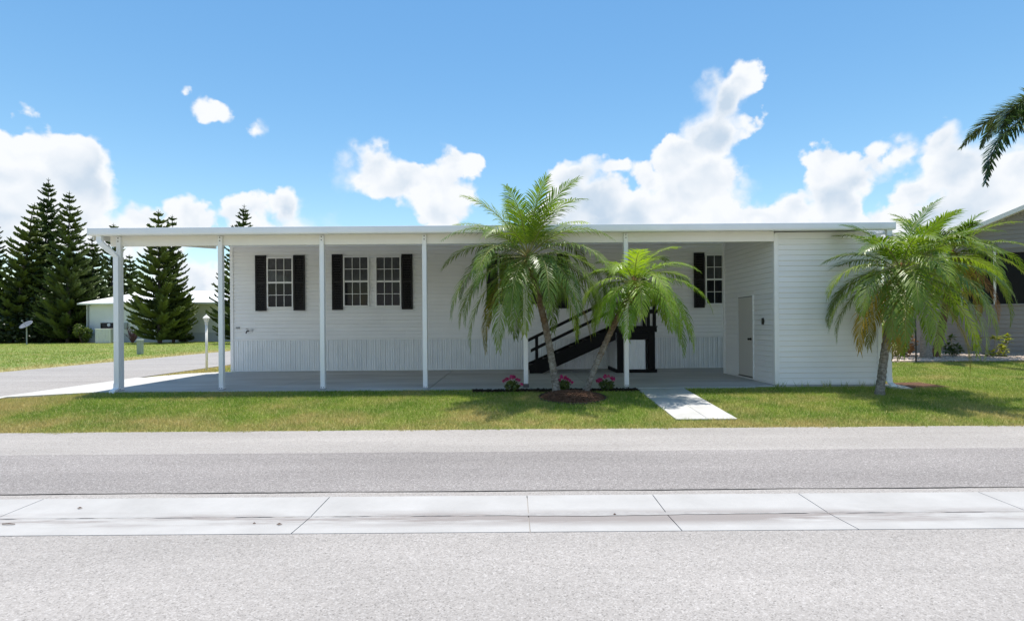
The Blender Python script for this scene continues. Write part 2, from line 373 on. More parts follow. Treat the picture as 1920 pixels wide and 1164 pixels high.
def guttermat():
    m = M['gutter_conc']; N = m.node_tree.nodes; L = m.node_tree.links; b = N['Principled BSDF']
    src = b.inputs['Base Color'].links[0].from_socket; g = N.new('ShaderNodeNewGeometry'); sp = N.new('ShaderNodeSeparateXYZ'); L.new(g.outputs['Position'], sp.inputs[0])
    mp = N.new('ShaderNodeMapping'); mp.inputs['Scale'].default_value = (0.8, 5.0, 1); L.new(g.outputs['Position'], mp.inputs[0])
    n = N.new('ShaderNodeTexNoise'); n.inputs['Scale'].default_value = 1.3; n.inputs['Detail'].default_value = 8; n.inputs['Roughness'].default_value = 0.68; L.new(mp.outputs[0], n.inputs['Vector'])
    def ma(op, a, c=None, d=None, cl=False):
        x = N.new('ShaderNodeMath'); x.operation = op; x.use_clamp = cl
        for i, v in enumerate((a, c, d)):
            if v is None: continue
            if isinstance(v, (int, float)): x.inputs[i].default_value = v
            else: L.new(v, x.inputs[i])
        return x.outputs[0]
    band = ma('SUBTRACT', 1.0, ma('ABSOLUTE', ma('MULTIPLY_ADD', sp.outputs[1], 4.6, -4.6*4.37)), None, True)
    xx = ma('SUBTRACT', 1.0, ma('ABSOLUTE', ma('MULTIPLY_ADD', sp.outputs[0], 0.30, -0.24)), None, True)
    f = ma('MULTIPLY', band, ma('MULTIPLY_ADD', ma('SUBTRACT', n.outputs[0], 0.47), 5.0, xx, True), None, True)
    mx_ = N.new('ShaderNodeMix'); mx_.data_type = 'RGBA'; L.new(ma('MULTIPLY', f, 1.5, None, True), mx_.inputs[0]); L.new(src, mx_.inputs[6]); mx_.inputs[7].default_value = (0.25, 0.225, 0.215, 1)
    L.new(mx_.outputs[2], b.inputs['Base Color'])
guttermat()
M['stain'] = mat('gutter_stain', (0.27, 0.255, 0.25), 0.9, 0.25, col2=(0.37, 0.36, 0.35), vscale=9, detail=8)
M['seam'] = mat('road_seam', (0.15, 0.14, 0.135), 0.9, 0.2, col2=(0.33, 0.31, 0.295), vscale=7)
M['filler'] = mat('joint_filler', (0.28, 0.27, 0.26), 0.9, 0.2, col2=(0.37, 0.36, 0.35), vscale=5)
M['asph'] = asphalt('pale_aged_asphalt', (0.335, 0.312, 0.294), (0.205, 0.19, 0.178), (0.44, 0.416, 0.398), 0.10, 125)
M['asph2'] = asphalt('grey_asphalt_overlay', (0.245, 0.226, 0.218), (0.125, 0.115, 0.112), (0.41, 0.388, 0.374), 0.12, 115)
M['street'] = asphalt('side_street_asphalt', (0.305, 0.285, 0.27), (0.22, 0.205, 0.195), (0.36, 0.34, 0.325), 0.08, 40)
M['soil'] = grassmat('lawn_ground', True)
M['blade'] = grassmat('grass_blades')
M['mulch'] = mat('brown_mulch', (0.075, 0.038, 0.022), 0.9, 0.2, col2=(0.16, 0.085, 0.05), vscale=30, bump=0.8, bscale=50, objvar=0.1)
M['chip'] = mat('mulch_chip', (0.09, 0.045, 0.027), 0.85, 0.2, col2=(0.22, 0.125, 0.08), vscale=24)
M['darkmulch'] = mat('dark_mulch', (0.018, 0.013, 0.010), 0.95, 0.2, col2=(0.04, 0.026, 0.02), vscale=30, bump=0.8, bscale=60)
M['edging'] = mat('black_edging', (0.02, 0.02, 0.022), 0.5, 0.4)
M['rockbed'] = mat('rock_bed', (0.42, 0.33, 0.27), 0.9, 0.2, col2=(0.58, 0.49, 0.42), vscale=14, bump=0.8, bscale=25)
M['pebble'] = mat('river_pebble', (0.45, 0.33, 0.26), 0.8, 0.3, col2=(0.68, 0.60, 0.53), vscale=11)
M['trunkg'] = mat('grey_palm_bark', (0.19, 0.165, 0.14), 0.9, 0.2, col2=(0.36, 0.34, 0.30), vscale=14, bump=0.9, bscale=45, stretch=(1, 1, 2.2))
M['trunkb'] = mat('brown_palm_bark', (0.10, 0.06, 0.035), 0.9, 0.2, col2=(0.22, 0.14, 0.085), vscale=12, bump=1.0, bscale=40)
def trunkmat():
    m = bpy.data.materials.new('palm_bark'); m.use_nodes = True
    N = m.node_tree.nodes; L = m.node_tree.links; b = N['Principled BSDF']; b.inputs['Roughness'].default_value = 0.9; b.inputs['Specular IOR Level'].default_value = 0.2
    t = N.new('ShaderNodeTexCoord'); sp = N.new('ShaderNodeSeparateXYZ'); L.new(t.outputs['Generated'], sp.inputs[0]); g = N.new('ShaderNodeNewGeometry')
    def nz(sc, d, st):
        mp = N.new('ShaderNodeMapping'); mp.inputs['Scale'].default_value = st; L.new(g.outputs['Position'], mp.inputs[0])
        n = N.new('ShaderNodeTexNoise'); n.inputs['Scale'].default_value = sc; n.inputs['Detail'].default_value = d; n.inputs['Roughness'].default_value = 0.7; L.new(mp.outputs[0], n.inputs['Vector']); return n.outputs[0]
    def mr(x, a, c):
        r = N.new('ShaderNodeMapRange'); r.inputs[1].default_value = a; r.inputs[2].default_value = c; L.new(x, r.inputs[0]); return r.outputs[0]
    def mix(f, a, c):
        x = N.new('ShaderNodeMix'); x.data_type = 'RGBA'; L.new(f, x.inputs[0])
        for k, v in ((6, a), (7, c)):
            if isinstance(v, tuple): x.inputs[k].default_value = (*v, 1)
            else: L.new(v, x.inputs[k])
        return x.outputs[2]
    grey = mix(mr(nz(16, 6, (1, 1, 1.6)), 0.35, 0.65), (0.13, 0.11, 0.09), (0.42, 0.40, 0.36))
    brown = mix(mr(nz(14, 6, (1, 1, 2.2)), 0.35, 0.65), (0.075, 0.045, 0.026), (0.24, 0.16, 0.10))
    ad = N.new('ShaderNodeMath'); ad.operation = 'MULTIPLY_ADD'; L.new(nz(7, 5, (1, 1, 1)), ad.inputs[0]); ad.inputs[1].default_value = 0.9; L.new(sp.outputs[2], ad.inputs[2])
    L.new(mix(mr(ad.outputs[0], 0.72, 1.08), grey, brown), b.inputs['Base Color'])
    bp = N.new('ShaderNodeBump'); bp.inputs['Strength'].default_value = 1.0; bp.inputs['Distance'].default_value = 0.02; L.new(nz(30, 5, (1, 1, 2.5)), bp.inputs['Height']); L.new(bp.outputs[0], b.inputs['Normal'])
    return m
M['trunkp'] = trunkmat()
M['fiber'] = mat('palm_fibre', (0.12, 0.055, 0.028), 0.9, 0.2, col2=(0.28, 0.13, 0.06), vscale=18, bump=0.8, bscale=60)
M['fruit'] = mat('orange_fruit', (0.35, 0.08, 0.03), 0.5, 0.4, col2=(0.22, 0.05, 0.025), vscale=30)
M['frond'] = leafmat('palm_leaflets', (0.085, 0.155, 0.018), (0.21, 0.285, 0.036), 0.36, 0.38, 1.5)
M['frondlt'] = leafmat('young_palm_leaflets', (0.16, 0.28, 0.025), (0.29, 0.40, 0.045), 0.42, 0.35, 1.5)
M['frondy'] = leafmat('yellowing_leaflets', (0.17, 0.17, 0.022), (0.40, 0.27, 0.04), 0.4, 0.45, 4.0)
M['frondd'] = leafmat('dead_leaflets', (0.22, 0.10, 0.04), (0.36, 0.20, 0.08), 0.25, 0.7, 4.0)
M['frondk'] = leafmat('dark_palm_leaflets', (0.036, 0.072, 0.02), (0.085, 0.125, 0.034), 0.25, 0.35, 2.0)
M['rachis'] = mat('palm_rachis', (0.16, 0.19, 0.05), 0.5, 0.4, col2=(0.26, 0.24, 0.09), vscale=6)
M['pine'] = leafmat('pine_foliage', (0.036, 0.070, 0.018), (0.12, 0.16, 0.038), 0.15, 0.6, 0.5, 0.3)
M['pinew'] = mat('pine_bark', (0.09, 0.07, 0.055), 0.9, 0.2, col2=(0.15, 0.12, 0.10), vscale=6)
M['shrub'] = leafmat('dark_shrub_leaves', (0.018, 0.034, 0.010), (0.06, 0.085, 0.02), 0.2, 0.5, 0.9)
M['bush'] = leafmat('garden_bush_leaves', (0.045, 0.09, 0.02), (0.11, 0.15, 0.03), 0.3, 0.4, 6.0)
M['croton'] = leafmat('yellow_green_leaves', (0.16, 0.22, 0.03), (0.42, 0.40, 0.06), 0.3, 0.4, 8.0)
M['stem'] = mat('pale_stem', (0.30, 0.26, 0.20), 0.8, 0.2, var=0.2, vscale=20)
M['purple'] = mat('purple_twig', (0.10, 0.055, 0.075), 0.8, 0.2, var=0.3, vscale=20)
M['petal'] = leafmat('magenta_petals', (0.45, 0.020, 0.13), (0.62, 0.045, 0.24), 0.3, 0.5, 20)
M['glass'] = mat('dark_window_glass', (0.010, 0.011, 0.013), 0.04, 0.22, var=0.2, vscale=3)
M['paleglass'] = mat('paler_window_glass', (0.065, 0.067, 0.072), 0.06, 0.3, var=0.25, vscale=5)  # upper sash panes: glass in a paler tone than the lower ones
M['door'] = mat('beige_steel_door', (0.60, 0.575, 0.53), 0.5, 0.4, var=0.02, vscale=3)
M['knob'] = mat('dark_metal_knob', (0.06, 0.055, 0.05), 0.35, 0.5, metallic=0.8)
M['nsiding'] = mat('grey_siding', (0.27, 0.255, 0.245), 0.55, 0.35, var=0.05, vscale=1.5, objvar=0.03)
M['screen'] = mat('dark_porch_screen', (0.010, 0.010, 0.011), 0.55, 0.2, var=0.3, vscale=1.5)
M['roofw'] = mat('white_metal_roof', (0.80, 0.80, 0.80), 0.4, 0.4, var=0.03, vscale=1)
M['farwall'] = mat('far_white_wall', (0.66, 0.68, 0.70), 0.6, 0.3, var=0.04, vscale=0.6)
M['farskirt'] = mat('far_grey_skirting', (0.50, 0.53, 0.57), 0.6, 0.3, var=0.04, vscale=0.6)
M['ac'] = mat('air_conditioner_enamel', (0.66, 0.67, 0.67), 0.5, 0.4, var=0.04, vscale=3)
M['grey'] = mat('grey_metal_box', (0.30, 0.32, 0.33), 0.5, 0.4, var=0.06, vscale=4)
M['pedestal'] = mat('grey_green_plastic', (0.33, 0.36, 0.31), 0.6, 0.3, var=0.15, vscale=9)
M['dish'] = mat('dish_enamel', (0.15, 0.16, 0.185), 0.4, 0.4, var=0.05, vscale=4)
M['lampw'] = mat('white_lamp_enamel', (0.80, 0.79, 0.76), 0.4, 0.4)
M['lens'] = mat('frosted_lamp_glass', (0.62, 0.62, 0.58), 0.25, 0.5)
M['leafbrown'] = mat('dry_leaf', (0.10, 0.055, 0.035), 0.8, 0.2, var=0.3, vscale=60)

# ------------------------------------------------------------------ setting: ground, roads, slabs
RZ = -0.22
YE = 8.04        # lawn / road edge
SLABF = 11.24    # front edge of the patio slab
def zg(x, y):
    x = np.asarray(x, float); y = np.asarray(y, float)
    t = np.clip((y - YE) / (SLABF - YE), 0, 1)
    hi = np.where(x < -10.2, -0.13, -0.03)
    b = np.clip((x + 9.9) / 1.6, 0, 1); hi = -0.13 + b * 0.10
    z = RZ - 0.012 + t * (hi - RZ + 0.012)
    s = np.clip((y - 11.5) / 6.5, 0, 1); rx_ = np.clip((x - 7.2) / 1.5, 0, 1)
    return z + 0.2 * s * s * (3 - 2*s) * rx_
def zgs(x, y): return float(zg(x, y))
gx = np.unique(np.concatenate([[-2500, -1200, -600, -300, -150, -80, -60, -40], np.arange(-30, 30.01, 0.5), [40, 60, 80, 150, 300, 600, 1200, 2500]]))
gy = np.unique(np.concatenate([[-600, -200, -60, -20, 0, 4, 7], [YE], np.arange(8.5, 20.01, 0.3), [SLABF, 22, 25, 30, 40, 55, 80, 120, 200, 400, 800, 1600, 3500]]))
g = MB(); nx = len(gx)
XX, YY = np.meshgrid(gx, gy); ZZ = zg(XX, YY) - np.where(YY < 7.5, 0.12, 0.0)
g.v = [tuple(p) for p in np.stack([XX.ravel(), YY.ravel(), ZZ.ravel()], 1)]
g.f = [(j*nx+i, j*nx+i+1, (j+1)*nx+i+1, (j+1)*nx+i) for j in range(len(gy)-1) for i in range(nx-1)]; g.m = [0]*len(g.f)
ground = struct(g.build('ground', M['soil'], smooth=True, fix=False))

def sheet(name, mat_, xs, ys, zf, wob=0.0):
    b = MB(); n = len(xs)
    for j, y in enumerate(ys):
        for x in xs:
            e = wob * (math.sin(x*3.1 + j*2) * 0.5 + math.sin(x*7.7 + 1.3 + j) * 0.3 + math.sin(x*17.3)*0.2) if j in (0, len(ys)-1) else 0
            b.v.append((x, y + e, zf(x, y)))
    b.f = [(j*n+i, j*n+i+1, (j+1)*n+i+1, (j+1)*n+i) for j in range(len(ys)-1) for i in range(n-1)]; b.m = [0]*len(b.f)
    return b.build(name, mat_, fix=False)
lx = [-400, -120, -40, -25] + [x*0.25 for x in range(-72, 73)] + [25, 40, 120, 400]
GY0, GYM, GY1 = 4.05, 4.45, 4.92
road = struct(sheet('road', M['asph'], lx, [GY1 - 0.005, 5.5, 6.5, 7.5, YE + 0.02], lambda x, y: RZ, 0.012))
road2 = struct(sheet('road', M['asph'], lx, [-14, -6, 0, 1.5, 3, GY0 + 0.004], lambda x, y: RZ, 0.004))
over = struct(sheet('asphalt_overlay', M['asph2'], lx, [5.06, 5.5, 6.0, 6.62], lambda x, y: RZ + 0.005, 0.012))
seam = sheet('road_seam', M['seam'], [x*0.05 for x in range(-180, 181)], [5.050, 5.060], lambda x, y: RZ + 0.009, 0.006)
struct(seam)
# concrete valley gutter: one slab per joint, joints left open
gut = struct(link('valley_gutter', None, None, (0, GYM, RZ)))
joints = [-14.5, -11.7, -9.2, -6.7, -4.12, -1.61, 0.12, 1.22, 2.5, 4.08, 6.5, 9.0, 11.5, 14.0]
for a, c in zip(joints[:-1], joints[1:]):
    b = MB(); h = 0.0035
    poly = [(GY0+0.004, RZ+0.004), (GYM-0.012, RZ-0.010), (GYM, RZ-0.016), (GYM+0.012, RZ-0.008), (GY1-0.004, RZ+0.005), (GY1-0.004, RZ-0.15), (GY0+0.004, RZ-0.15)]
    b.prism(poly, 'x', a+h, c-h)
    o = b.build('concrete_slab', M['gutter_conc']); setw(o, gut)
b = MB(); b.box(-14.5, 14, GY0+0.006, GY1-0.006, RZ-0.13, RZ-0.0185); setw(b.build('joint_filler', M['filler']), gut)
# dirt line settled in the crease of the gutter
n = 300; b = MB()
for i in range(n+1):
    x = -6 + 12*i/n
    w = 0.006 + 0.03*max(0, math.sin(x*0.9+0.6))**3 * (1 if -1 < x < 3.6 else 0.15) + 0.05*math.exp(-((x-0.55)/0.55)**2) + 0.004*math.sin(x*31)
    w = max(0.003, w)
    for y in (GYM - 0.55*w - 0.003*math.sin(x*13), GYM + 0.75*w + 0.004*math.sin(x*9+1)):
        s_ = (y - GYM)
        z = RZ - 0.016 + (s_*0.052 if s_ > 0 else -s_*0.06) + 0.0085
        b.v.append((x, y, z))
b.f = [(2*i, 2*i+2, 2*i+3, 2*i+1) for i in range(n)]; b.m = [0]*n
struct(b.build('gutter_dirt', M['stain'], fix=False))

# side street on the left, running away from the main road, and its drive apron
sx0, sx1 = -16.4, -10.45
def zs(x, y): return zgs(-14, y) + 0.018
struct(sheet('side_street', M['street'], [sx0, -13.4, sx1], [YE + 0.02, 9, 10, 11.24, 14, 18, 25, 40, 70, 150, 400], zs))
# patio slab with joints
slab = struct(link('patio_slab', None, None, (0, 13.6, 0)))
sxs = [-8.3, -5.0, -1.7, 1.6, 4.9]
for a, c in zip(sxs[:-1], sxs[1:]):
    for y0, y1 in ((SLABF, 16.02),):
        b = MB(); b.bbox(a+0.004, c-0.004, y0, y1, -0.14, 0, 0.008); setw(b.build('concrete_panel', M['slab']), slab)
b = MB(); b.bbox(4.904, 7.72, 11.5, 16.02, -0.14, -0.006, 0.006); setw(b.build('concrete_panel', M['slab']), slab)
b = MB()
yA = 16.1
b.v = [(-8.31, SLABF+0.02, -0.004), (-8.31, yA, -0.004), (-9.2, yA - 0.2, -0.03), (-10.30, yA-0.75, -0.10), (-10.30, SLABF+0.1, -0.10)]
b.v += [(x, y, z-0.12) for x, y, z in b.v]
b.f = [(4,3,2,1,0), (5,6,7,8,9)] + [(i, (i+1) % 5, 5+(i+1) % 5, 5+i) for i in range(5)]; b.m = [0]*7
struct(b.build('drive_apron', M['conc']))
b = MB(); b.v = [(sx1-0.35, 8.9, 0), (sx1+0.2, 8.9, 0), (sx1+0.2, yA+0.2, 0), (sx1-0.06, yA+0.2, 0)]
b = sheet('street_gutter', M['conc'], [sx1-0.02, sx1+0.22], [8.6, 10, 11.24, 12.5, 14, 15.6], lambda x, y: zs(x, y) + 0.006)
struct(b)
# walkway from the patio to the road verge: two strips of poured concrete with a centre joint
wA, wB = P(1195, 729, SLABF), P(1285, 729, SLABF)
def walk(xa0, xa1, xb0, xb1):
    y0, y1 = SLABF - 0.004, 8.56
    b = MB(); b.v = [(xa0, y0, -0.012), (xa1, y0, -0.012), (xb1, y1, zgs(0, y1)+0.022), (xb0, y1, zgs(0, y1)+0.022)]
    b.v += [(x, y, z-0.10) for x, y, z in b.v]
    b.f = [(0,1,2,3), (4,5,6,7)] + [(i, (i+1) % 4, 4+(i+1) % 4, 4+i) for i in range(4)]; b.m = [0]*6
    return b.build('concrete_panel', M['conc'])
wk = struct(link('walkway', None, None, (2.9, 9.9, 0)))
WX0, WX1 = 2.50, 3.44
setw(walk(WX0, 2.985, WX0, 2.985), wk); setw(walk(2.992, WX1, 2.992, WX1), wk)

# ------------------------------------------------------------------ the white manufactured home
WY = 16.06                       # front wall plane
HX0, HX1 = -8.07, 9.4
HTOP, SKT = 3.64, 0.895
home = thing('manufactured_home', 'long white manufactured home with lap siding and ribbed skirting behind the carport', 'house', (0, WY, 0))
b = MB(); b.box(HX0+0.02, HX1-0.02, WY+0.03, WY+4.3, 0.0, HTOP+0.02)
wall = setw(b.build('wall', M['siding']), home)
def lap_board(L, h, t=0.024, lap=0.004):
    """clapboard: bottom edge proud, top edge tucked in; runs along +x from 0"""
    b = MB(); b.prism([(0.0, 0.0), (-t, 0.003), (-t, 0.012), (-lap, h), (0.0, h)], 'x', 0, L); return b
nb = 26; ch = (HTOP - SKT - 0.03) / nb
cache = {}
for i in range(nb):             # boards come in lengths, their seams staggered from course to course
    cuts = [HX0+0.08] + [c for c in (HX0 + 0.08 + [1.3, 2.9, 0.6, 2.1][i//2 % 4] + 3.66*k for k in range(6)) if c < HX1-0.5] + [HX1-0.08]
    for xa, xb in zip(cuts[:-1], cuts[1:]):
        ln = round(xb-xa-0.002, 3)
        if ln not in cache: cache[ln] = lap_board(ln, ch - 0.0015).mesh('siding_board', M['siding'])
        o = link('siding_board', cache[ln], None, (xa, WY + 0.028 - random.uniform(0, 0.003), SKT + 0.03 + i*ch)); setw(o, wall)
b = MB(); b.bbox(HX0-0.005, HX0+0.085, WY-0.012, WY+0.1, 0, HTOP, 0.004); setw(b.build('corner_trim', M['trim']), home)
b = MB(); b.bbox(HX0+0.09, HX1, WY-0.01, WY+0.03, SKT-0.012, SKT+0.028, 0.004); setw(b.build('skirting_rail', M['trim']), home)
b = MB(); b.bbox(HX0+0.09, HX1, WY-0.016, WY+0.03, HTOP-0.07, HTOP+0.01, 0.004); setw(b.build('top_trim', M['trim']), home)
# ribbed skirting
pw = 0.27; b = MB(); prof = []
for k in range(2):
    x = k*0.135
    prof += [(x, 0.0), (x+0.02, 0.0), (x+0.030, -0.022), (x+0.062, -0.022), (x+0.070, -0.013), (x+0.095, -0.013), (x+0.105, -0.020), (x+0.124, -0.020)]
prof += [(pw, 0.0), (pw, 0.012), (0, 0.012)]
b.prism([(x, y) for x, y in prof], 'z', 0.015, SKT-0.014); sk_me = b.mesh('skirting_panel', M['skirt'])
x = HX0 + 0.09
while x + pw < HX1:
    setw(link('skirting_panel', sk_me, None, (x, WY+0.015, 0)), home); x += pw + 0.0015
b = MB(); b.box(HX0+0.09, HX1, WY-0.012, WY+0.02, 0.001, 0.03); setw(b.build('skirting_base_rail', M['skirt']), home)
# low roof over the home (hidden behind the carport edge from here)
b = MB(); b.prism([(WY-0.05, HTOP+0.025), (WY-0.05, HTOP+0.12), (WY+2.2, HTOP+0.38), (WY+4.55, HTOP+0.12), (WY+4.55, HTOP+0.025)], 'x', HX0-0.15, HX1+0.15)
setw(b.build('roof', M['roofw']), home)

def frame_bars(b, x0, x1, z0, z1, w, y0, y1):
    b.bbox(x0, x1, y0, y1, z1-w, z1, 0.003); b.bbox(x0, x1, y0, y1, z0, z0+w, 0.003)
    b.bbox(x0, x0+w, y0, y1, z0+w, z1-w, 0.003); b.bbox(x1-w, x1, y0, y1, z0+w, z1-w, 0.003)
def window(parent, xa, xb, za, zb, cols=3, wy=WY):
    f_ = 0.035
    b = MB(); frame_bars(b, xa, xb, za, zb, f_, wy-0.055, wy+0.02)
    zm = (za+zb)/2; b.bbox(xa+f_, xb-f_, wy-0.045, wy+0.02, zm-0.022, zm+0.022, 0.003)
    w = setw(b.build('window', M['trim'], loc=(0, 0, 0)), parent)
    b = MB()
    for (z0, z1) in ((za+f_, zm-0.022), (zm+0.022, zb-f_)):
        b.box(xa+f_, xb-f_, wy-0.036, wy-0.024, (z0+z1)/2-0.007, (z0+z1)/2+0.007)
    for k in range(1, cols):
        xx = xa+f_ + (xb-xa-2*f_)*k/cols
        for (z0, z1) in ((za+f_, zm-0.022), (zm+0.022, zb-f_)): b.box(xx-0.007, xx+0.007, wy-0.038, wy-0.022, z0, z1)
    setw(b.build('muntins', M['trim']), w)
    for s, (z0, z1) in enumerate(((za+f_, zm-0.022), (zm+0.022, zb-f_))):
        for k in range(cols):
            for r_ in range(2):
                xs = xa+f_ + (xb-xa-2*f_)*k/cols; xe = xa+f_ + (xb-xa-2*f_)*(k+1)/cols
                zs_ = z0 + (z1-z0)*r_/2; ze = z0 + (z1-z0)*(r_+1)/2
                t = 0.0012*((k*7+r_*3+s*5) % 3 - 1)
                b = MB(); b.add([(xs+.004, wy-0.018+t, zs_+.004), (xe-.004, wy-0.018-t, zs_+.004), (xe-.004, wy-0.020-t, ze-.004), (xs+.004, wy-0.020+t, ze-.004),
                                 (xs+.004, wy-0.012, zs_+.004), (xe-.004, wy-0.012, zs_+.004), (xe-.004, wy-0.012, ze-.004), (xs+.004, wy-0.012, ze-.004)],
                                [(0,1,2,3), (7,6,5,4), (0,4,5,1), (1,5,6,2), (2,6,7,3), (3,7,4,0)])
                setw(b.build('pane', M['paleglass'] if s else M['glass']), w)
    return w
def shutter(parent, xa, xb, za, zb, wy=WY):
    b = MB(); frame_bars(b, xa, xb, za, zb, 0.05, wy-0.045, wy-0.018)
    zm = (za+zb)/2; b.bbox(xa+0.05, xb-0.05, wy-0.045, wy-0.018, zm-0.03, zm+0.03, 0.003)
    s = setw(b.build('shutter', M['shutter']), parent)
    b = MB()
    for z0, z1 in ((za+0.05, zm-0.03), (zm+0.03, zb-0.05)):
        n = 15
        for i in range(n):
            z = z0 + (z1-z0)*i/n; h = (z1-z0)/n
            b.add([(xa+.05, wy-0.040, z), (xb-.05, wy-0.040, z), (xb-.05, wy-0.022, z+h), (xa+.05, wy-0.022, z+h)], [(0,1,2,3)])
    setw(b.build('louvres', M['shutter'], fix=False), s)
def wz(px, py): return PZ(px, py, WY)
def wx(px): return PX(px, WY)
window(home, wx(502), wx(551), wz(526, 577.5), wz(526, 482.5))
shutter(home, wx(480), wx(501), wz(490, 583), wz(490, 479)); shutter(home, wx(551.5), wx(573), wz(562, 582), wz(562, 478.5))
window(home, wx(645), wx(693), wz(670, 575), wz(670, 480.5)); window(home, wx(705), wx(753), wz(730, 575), wz(730, 480.5))
shutter(home, wx(623.5), wx(644), wz(633, 581), wz(633, 477)); shutter(home, wx(754), wx(774.5), wz(764, 580), wz(764, 476.5))
window(home, wx(935), wx(983), wz(960, 573), wz(960, 478)); window(home, wx(995), wx(1043.5), wz(1020, 572.5), wz(1020, 478))
shutter(home, wx(913), wx(934), wz(924, 579), wz(924, 475)); shutter(home, wx(1045), wx(1066), wz(1055, 578), wz(1055, 474.5))
window(home, wx(1322.5), wx(1371), wz(1340, 571), wz(1340, 477))
shutter(home, wx(1301), wx(1321), wz(1310, 577), wz(1310, 474))
# house door at the top of the stairs
dx0, dx1 = wx(1171), wx(1222); dz0, dz1 = 1.20, 3.02
b = MB(); frame_bars(b, dx0-0.06, dx1+0.06, dz0-0.04, dz1+0.06, 0.06, WY-0.04, WY+0.02); fr = setw(b.build('door_frame', M['trim']), home)
b = MB(); b.bbox(dx0+0.004, dx1-0.004, WY-0.03, WY+0.01, dz0+0.024, dz1-0.004, 0.004); dr = setw(b.build('door', M['trim']), home)
b = MB(); b.bbox(dx0+0.18, dx1-0.18, WY-0.037, WY-0.025, dz0+0.95, dz1-0.22, 0.003); setw(b.build('pane', M['glass']), dr)
b = MB(); b.tube([(dx0+0.07, WY-0.03, dz0+0.9), (dx0+0.07, WY-0.075, dz0+0.9)], 0.024, 10); setw(b.build('handle', M['knob']), dr)
# hose bib and wall vent near the left corner
hb = P(466, 620, WY)
b = MB(); b.tube([(hb.x, WY, hb.z), (hb.x, WY-0.09, hb.z)], 0.022, 8); b.tube([(hb.x, WY-0.08, hb.z+0.01), (hb.x-0.01, WY-0.13, hb.z-0.07)], 0.018, 8)
b.lathe([(0.0, 0.05), (0.04, 0.05), (0.045, 0.06), (0.0, 0.068)], (hb.x, WY-0.085, hb.z), 8)
setw(b.build('hose_bib', M['bolt']), home)
b = MB(); b.bbox(hb.x+0.06, hb.x+0.12, WY-0.02, WY+0.01, hb.z-0.03, hb.z+0.05, 0.003); setw(b.build('warning_tag', M['ac']), home)
b = MB(); vt = P(446, 614.5, WY); b.bbox(vt.x-0.055, vt.x+0.055, WY-0.022, WY+0.01, vt.z-0.025, vt.z+0.025, 0.004)
for k in range(3): b.box(vt.x-0.045, vt.x+0.045, WY-0.028, WY-0.02, vt.z-0.017+k*0.014, vt.z-0.012+k*0.014)
setw(b.build('wall_vent', M['grey']), home)

# ------------------------------------------------------------------ carport
PY = 11.55
GF = 11.17                                  # front face of the gutter
GX0, GX1 = -8.46, 7.67
zt0, zb0 = 3.268, 3.130
car = thing('carport', 'long white aluminium carport roof on slim posts along the front of the home', 'carport', (0, 13.2, 0))
def zroof(y): return 3.135 + (y - GF) * 0.098
b = MB()
b.prism([(GF, zt0), (GF+0.012, zt0+0.004), (GF+0.02, zt0-0.01), (GF+0.02, zb0+0.012), (GF+0.13, zb0+0.012), (GF+0.13, zt0-0.02), (GF+0.142, zt0-0.02), (GF+0.142, zb0), (GF+0.012, zb0), (GF, zb0+0.02), (GF-0.004, zb0+0.05), (GF-0.004, zt0-0.03)], 'x', GX0, GX1)
gt = setw(b.build('gutter', M['fascia']), car)
b = MB()
for x in (GX0, GX1-0.012): b.box(x - 0.001, x+0.013, GF-0.006, GF+0.144, zb0-0.002, zt0+0.005)
b.box(-3.7, -3.68, GF-0.006, GF, zb0+0.002, zt0-0.002); b.box(1.2, 1.22, GF-0.006, GF, zb0+0.002, zt0-0.002)
setw(b.build('gutter_seam', M['fascia']), gt)
# roof pans
x = GX0 + 0.02; pw2 = 0.305
b = MB(); y0, y1 = GF+0.15, WY-0.06
for xa, xb, za, zb_ in ((0, pw2-0.0004, 0.0, 0.02), (0, 0.03, 0.02, 0.075), (pw2-0.034, pw2-0.0004, 0.02, 0.075)):
    b.add([(xa, y0, zroof(y0)+za), (xb, y0, zroof(y0)+za), (xb, y1, zroof(y1)+za), (xa, y1, zroof(y1)+za),
           (xa, y0, zroof(y0)+zb_), (xb, y0, zroof(y0)+zb_), (xb, y1, zroof(y1)+zb_), (xa, y1, zroof(y1)+zb_)],
          [(0,3,2,1), (4,5,6,7), (0,1,5,4), (1,2,6,5), (2,3,7,6), (3,0,4,7)])
pan = b.mesh('roof_pan', M['beam'])
while x + pw2 < GX1:
    setw(link('roof_pan', pan, None, (x, 0, 0)), car); x += pw2
for xa, xb in ((GX0-0.002, GX0+0.018), (GX1-0.018, GX1+0.002)):
    b = MB(); y0, y1 = GF+0.146, WY-0.03
    z0, z1 = -0.095, 0.085
    b.add([(xa, y0, zroof(y0)+z0), (xb, y0, zroof(y0)+z0), (xb, y1, zroof(y1)+z0), (xa, y1, zroof(y1)+z0),
           (xa, y0, zroof(y0)+z1), (xb, y0, zroof(y0)+z1), (xb, y1, zroof(y1)+z1), (xa, y1, zroof(y1)+z1)],
          [(0,3,2,1), (4,5,6,7), (0,1,5,4), (1,2,6,5), (2,3,7,6), (3,0,4,7)])
    setw(b.build('side_fascia', M['beam']), car)
# front beam in two channel halves
zbb = 2.955; bx0, bx1 = PX(210.5, PY), 5.40
b = MB(); b.bbox(bx0, bx1, PY-0.038, PY+0.038, zbb, zroof(PY)-0.008, 0.005); setw(b.build('beam', M['beam']), car)
